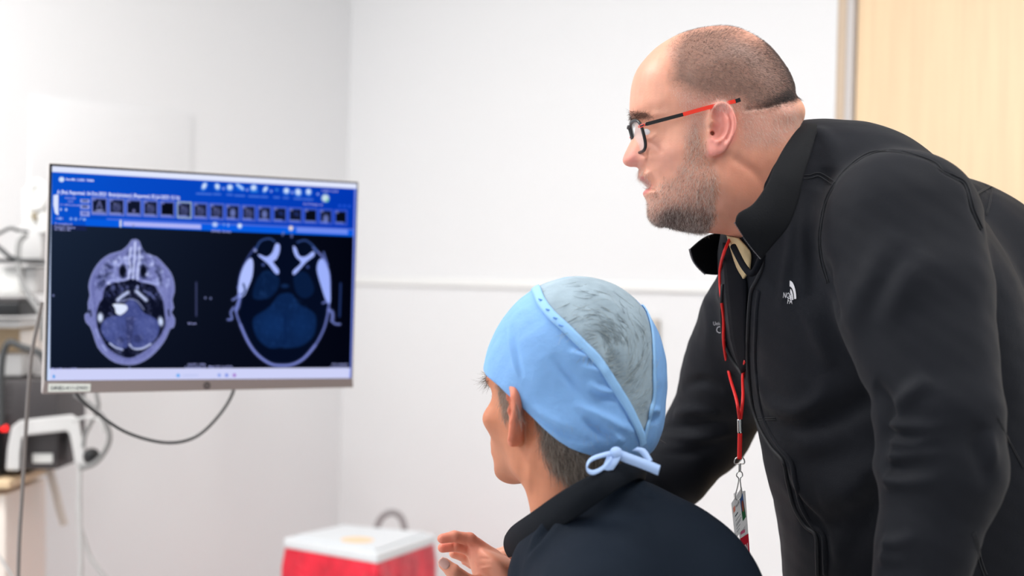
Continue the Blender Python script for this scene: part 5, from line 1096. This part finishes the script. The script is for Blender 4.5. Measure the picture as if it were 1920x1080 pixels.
# computer in its bracket
D = 3.02
k = [fb('side_panel', 28, 137, 705, 872, D + .02, .20, M_dgr), fb('front_panel', -30, 32, 703, 881, D - .01, .23, M_dk), fb('power_light', 1, 15, 797, 809, D - .012, .004, M_redl), fb('label', 61, 99, 850, 868, D + .016, .004, M_wht)]
for i in range(5): k.append(fb('vent_slot', 6, 22, 722 + i * 12, 726 + i * 12, D - .0125, .003, M_dgr, None, .0005))
group_at('desktop_computer', k, 'black desktop computer held in a white bracket, left of the monitor', 'computer')
br = np.array([(11, 882), (14, 840), (22, 800), (38, 788), (90, 782), (136, 777), (148, 786), (156, 830), (163, 873)], float)
bi = np.array([(37, 882), (38, 850), (41, 822), (52, 816), (90, 812), (126, 808), (131, 815), (136, 840), (141, 871)], float)
V = []; 
for dd in (D - .02, D + .10):
    V += [P(x, y, dd) for x, y in br] + [P(x, y, dd) for x, y in bi]
n = len(br); F = []
for i in range(n - 1): F += [[i, i + 1, n + i + 1, n + i], [2 * n + i, 3 * n + i, 3 * n + i + 1, 2 * n + i + 1], [i, 2 * n + i, 2 * n + i + 1, i + 1], [n + i, n + i + 1, 3 * n + i + 1, 3 * n + i]]
F += [[0, n, 3 * n, 2 * n], [n - 1, 3 * n - 1, 4 * n - 1, 2 * n - 1]]
b = mesh_obj('computer_bracket', V, F, M_lgr, smooth=False); bevel(b, .004, 2); tag(b, 'pale grey arched bracket clamping the black computer', 'bracket')
# shelf unit behind
k = [fb('shelf_board', -200, 84, 596, 612, 3.06, .28, M_lgr), fb('back_board', -200, 76, 612, 660, 3.20, .02, M_maple), fb('shelf_board', -200, 80, 660, 700, 3.10, .24, M_lgr), fb('side_board', -204, -196, 596, 880, 3.06, .28, M_lgr), fb('drawer_front', 44, 74, 618, 658, 3.12, .05, M_beige)]
group_at('shelf_unit', k, 'grey and maple wall shelf above the computer at the left edge', 'shelf')
# keyboard on the shelf
kb = [fb('keyboard_base', -120, 62, 566, 592, 3.02, .16, M_dk, None, .004), fb('key_row', -115, 56, 558, 567, 3.05, .11, M_dgr)]
group_at('keyboard', kb, 'black keyboard lying on the grey shelf at the left edge', 'keyboard')
# white wall instrument with a handset
D = 3.25
k = [fb('housing', 47, 92, 425, 492, D, .10, M_lgr), fb('base_rim', 10, 92, 486, 493, D - .01, .12, M_dk), fb('back_plate', 49, 84, 355, 432, D + .04, .05, M_wht), tube('handset_ring', np.array(ringp(70, 366, 14, 23, D - .01)), .011, M_wht, None, 10, True, sp=0), tube('handset_grip', pts((78, 388, D), (82, 412, D), (84, 436, D)), .012, M_wht), mesh_obj('socket', *uv_sphere(P(68, 405, D + .035), .012), mat('brass_socket', (170, 156, 130), .4))]
group_at('wall_instrument', k, 'white wall-mounted instrument with ring-shaped handset, left of the monitor top', 'instrument')
k = [fb('bin_body', 12, 54, 500, 556, D + .02, .10, M_wht, None, .01), fb('bin_body', 56, 84, 498, 552, D + .03, .10, M_lgr, None, .01)]
tag(k[0], 'white plastic holder at the left edge, above the keyboard', 'holder'); tag(k[1], 'grey plastic holder beside the white one, next to the monitor', 'holder'); k[0].name = 'plastic_holder'; k[1].name = 'plastic_holder'
# wall panel above the monitor
tl0, tl1 = t_at(48, C0, DL), t_at(352, C0, DL)
zt_, zb_ = P(200, 188, 3.6)[2], P(200, 360, 3.6)[2]
o = box('wall_panel', C0 + DL * (tl0 + tl1) / 2 - NLW * .003 + ZZ * (zt_ + zb_) / 2, (DL, NLW, ZZ), (abs(tl0 - tl1) / 2, .003, (zt_ - zb_) / 2), M_wall, None, .004); tag(o, 'flat white panel fixed to the left wall above the monitor', 'wall panel')
# cables of the corner
cable([(-60, 470, 3.15), (0, 437, 3.15), (20, 428, 3.15), (34, 432, 3.15), (52, 434, 3.2)], .0035, M_cab, 'black cable arching to the white instrument near the left edge')
cable([(-60, 420, 3.1), (0, 466, 3.1), (20, 482, 3.1), (50, 490, 3.1), (86, 492, 3.15)], .005, M_cab, 'black cable sagging beneath the white instrument')
cable([(48, 442, 3.15), (36, 455, 3.12), (34, 490, 3.1), (42, 530, 3.05), (58, 560, 3.0), (76, 590, 2.95), (80, 640, 2.95)], .006, M_cabg, 'grey cable running down past the keyboard beside the monitor')
cable([(2, 800, 2.95), (2, 720, 2.95), (6, 665, 2.95), (18, 642, 2.95), (40, 650, 2.95), (76, 664, 2.95), (90, 700, 2.95)], .007, M_cab, 'thick dark cable arching over the maple shelf')
cable([(140, 740, 2.95), (160, 752, 2.95), (190, 780, 2.95), (205, 812, 2.95), (200, 840, 2.95), (178, 868, 2.95), (150, 878, 2.95)], .0055, M_cabg, 'grey cable ring beside the computer bracket')
cable([(180, 735, 2.97), (184, 765, 2.97), (170, 795, 2.97), (160, 815, 2.97), (156, 838, 2.97)], .004, M_cabg, 'short grey cable inside the cable ring')
cable([(136, 790, 2.9), (160, 783, 2.9), (186, 788, 2.9), (196, 810, 2.9)], .003, M_cabl, 'thin light cable crossing the cable ring')
cable([(150, 872, 3.0), (149, 920, 3.0), (150, 980, 3.0), (152, 1040, 3.0), (150, 1140, 3.0)], .005, M_cabl, 'straight light grey cable hanging down under the computer')
cable([(147, 930, 3.05), (148, 975, 3.05), (158, 1012, 3.05), (172, 1050, 3.05), (200, 1085, 3.05), (240, 1130, 3.05)], .0045, M_cabl, 'light grey cable curving away from the straight one')
cable([(-20, 1020, 2.9), (0, 1046, 2.9), (20, 1076, 2.9), (40, 1120, 2.9)], .003, M_cabl, 'light grey cable across the lower left corner')
cable([(92, 880, 3.2), (104, 920, 3.2), (112, 955, 3.2), (121, 985, 3.2)], .009, mat('cream_cable', (222, 214, 206), .5), 'pale cream cord end dangling below the computer')
p = mesh_obj('power_plug', *uv_sphere(P(172, 856, 3.0), .018), M_dk); tag(p, 'black round plug hanging beside the computer bracket', 'plug')

# ================================================================== waste bin
M_redb = mat('red_bag', (222, 30, 56), .32, noise=(16, .72), bump=[(22, .9, .012), (60, .5, .004)], spec=.6); M_lid = mat('white_lid', (226, 230, 234), .4); M_orl = mat('orange_label', (250, 214, 176), .5)
hB = lambda x, y, z: (lambda d: CAM + d * ((z - CAM[2]) / d[2]))(P(x, y, 1.0) - CAM)     # where a line of sight meets the level z
zl = P(710, 1040, 3.15)[2]
q = [hB(x, y, zl) for x, y in ((531, 1008), (640, 985), (818, 1001), (708, 1038))]
c = np.mean(q, 0); q = [c + (p - c) for p in q]
lid = mesh_obj('lid', *prism_geo(q, [p - ZZ * .024 for p in q]), M_lid, smooth=False); bevel(lid, .006, 3)
q2_ = [c + (p - c) * .86 + ZZ * .006 for p in q]; l2_ = mesh_obj('lid_panel', *prism_geo(q2_, [p - ZZ * .007 for p in q2_]), M_lid, smooth=False); bevel(l2_, .003, 2)
lc_ = hB(670, 1012, zl + .0065); ll = mesh_obj('lid_label', [lc_ + (q[1] - q[0]) / np.linalg.norm(q[1] - q[0]) * .04 * math.cos(t) + (q[3] - q[0]) / np.linalg.norm(q[3] - q[0]) * .04 * math.sin(t) for t in np.linspace(0, 6.283, 24, endpoint=False)], [list(range(24))], M_orl, smooth=False)
rows = []
rim = []
for i in range(4):
    a, b = q[i], q[(i + 1) % 4]; rim += [a + (b - a) * t for t in np.linspace(0, 1, 24, endpoint=False)]
rim = np.array(rim); cc = c.copy(); rr = np.random.RandomState(3); ph = rr.uniform(0, 6.28, 6)
ang = np.arange(len(rim)) / len(rim) * 2 * math.pi
fold = sum(math.pow(.7, i) * np.sin(ang * (9 + 7 * i) + ph[i]) for i in range(5)) * .006
for t in np.linspace(0, 1, 16):
    k_ = 1.0 - .05 * t + .035 * math.sin(min(t * 9, 3.14)) - (.0 if t > .02 else .03); pr = cc + (rim - cc) * (k_ + (fold * (3.5 * min(t * 8, 1)))[:, None] * (1 - .5 * t)); pr[:, 2] = (zl - .022) * (1 - t) + .02 * t; rows.append(np.concatenate([pr, pr[:1]]))
bag = sheet('bag', np.array(rows), M_redb); 
e = empty('waste_bin', (c[0], c[1], 0)); tag(e, 'waste bin with red bag and square white lid in the corner', 'waste bin'); adopt(e, lid, l2_, ll, bag)
M_hose = mat('grey_hose', (150, 146, 148), .5)  # the hose's own even grey
o = tube('hose_loop', pts((700, 1030, 3.80), (706, 990, 3.80), (718, 968, 3.80), (735, 961, 3.80), (750, 968, 3.80), (758, 988, 3.80), (762, 1030, 3.80)), .0085, M_hose, None, 12); tag(o, 'grey hose loop against the wall behind the waste bin lid', 'hose')
ts = t_at(1231, C0, DR); zz = P(1231, 622, 3.4)[2]
o = box('wall_switch', C0 + DR * ts - NB * .010 + ZZ * zz, (DR, NB, ZZ), (.015, .008, .030), mat('taupe_plastic', (204, 194, 184), .5), None, .003); tag(o, 'taupe wall switch partly hidden behind the blue cap', 'wall switch')
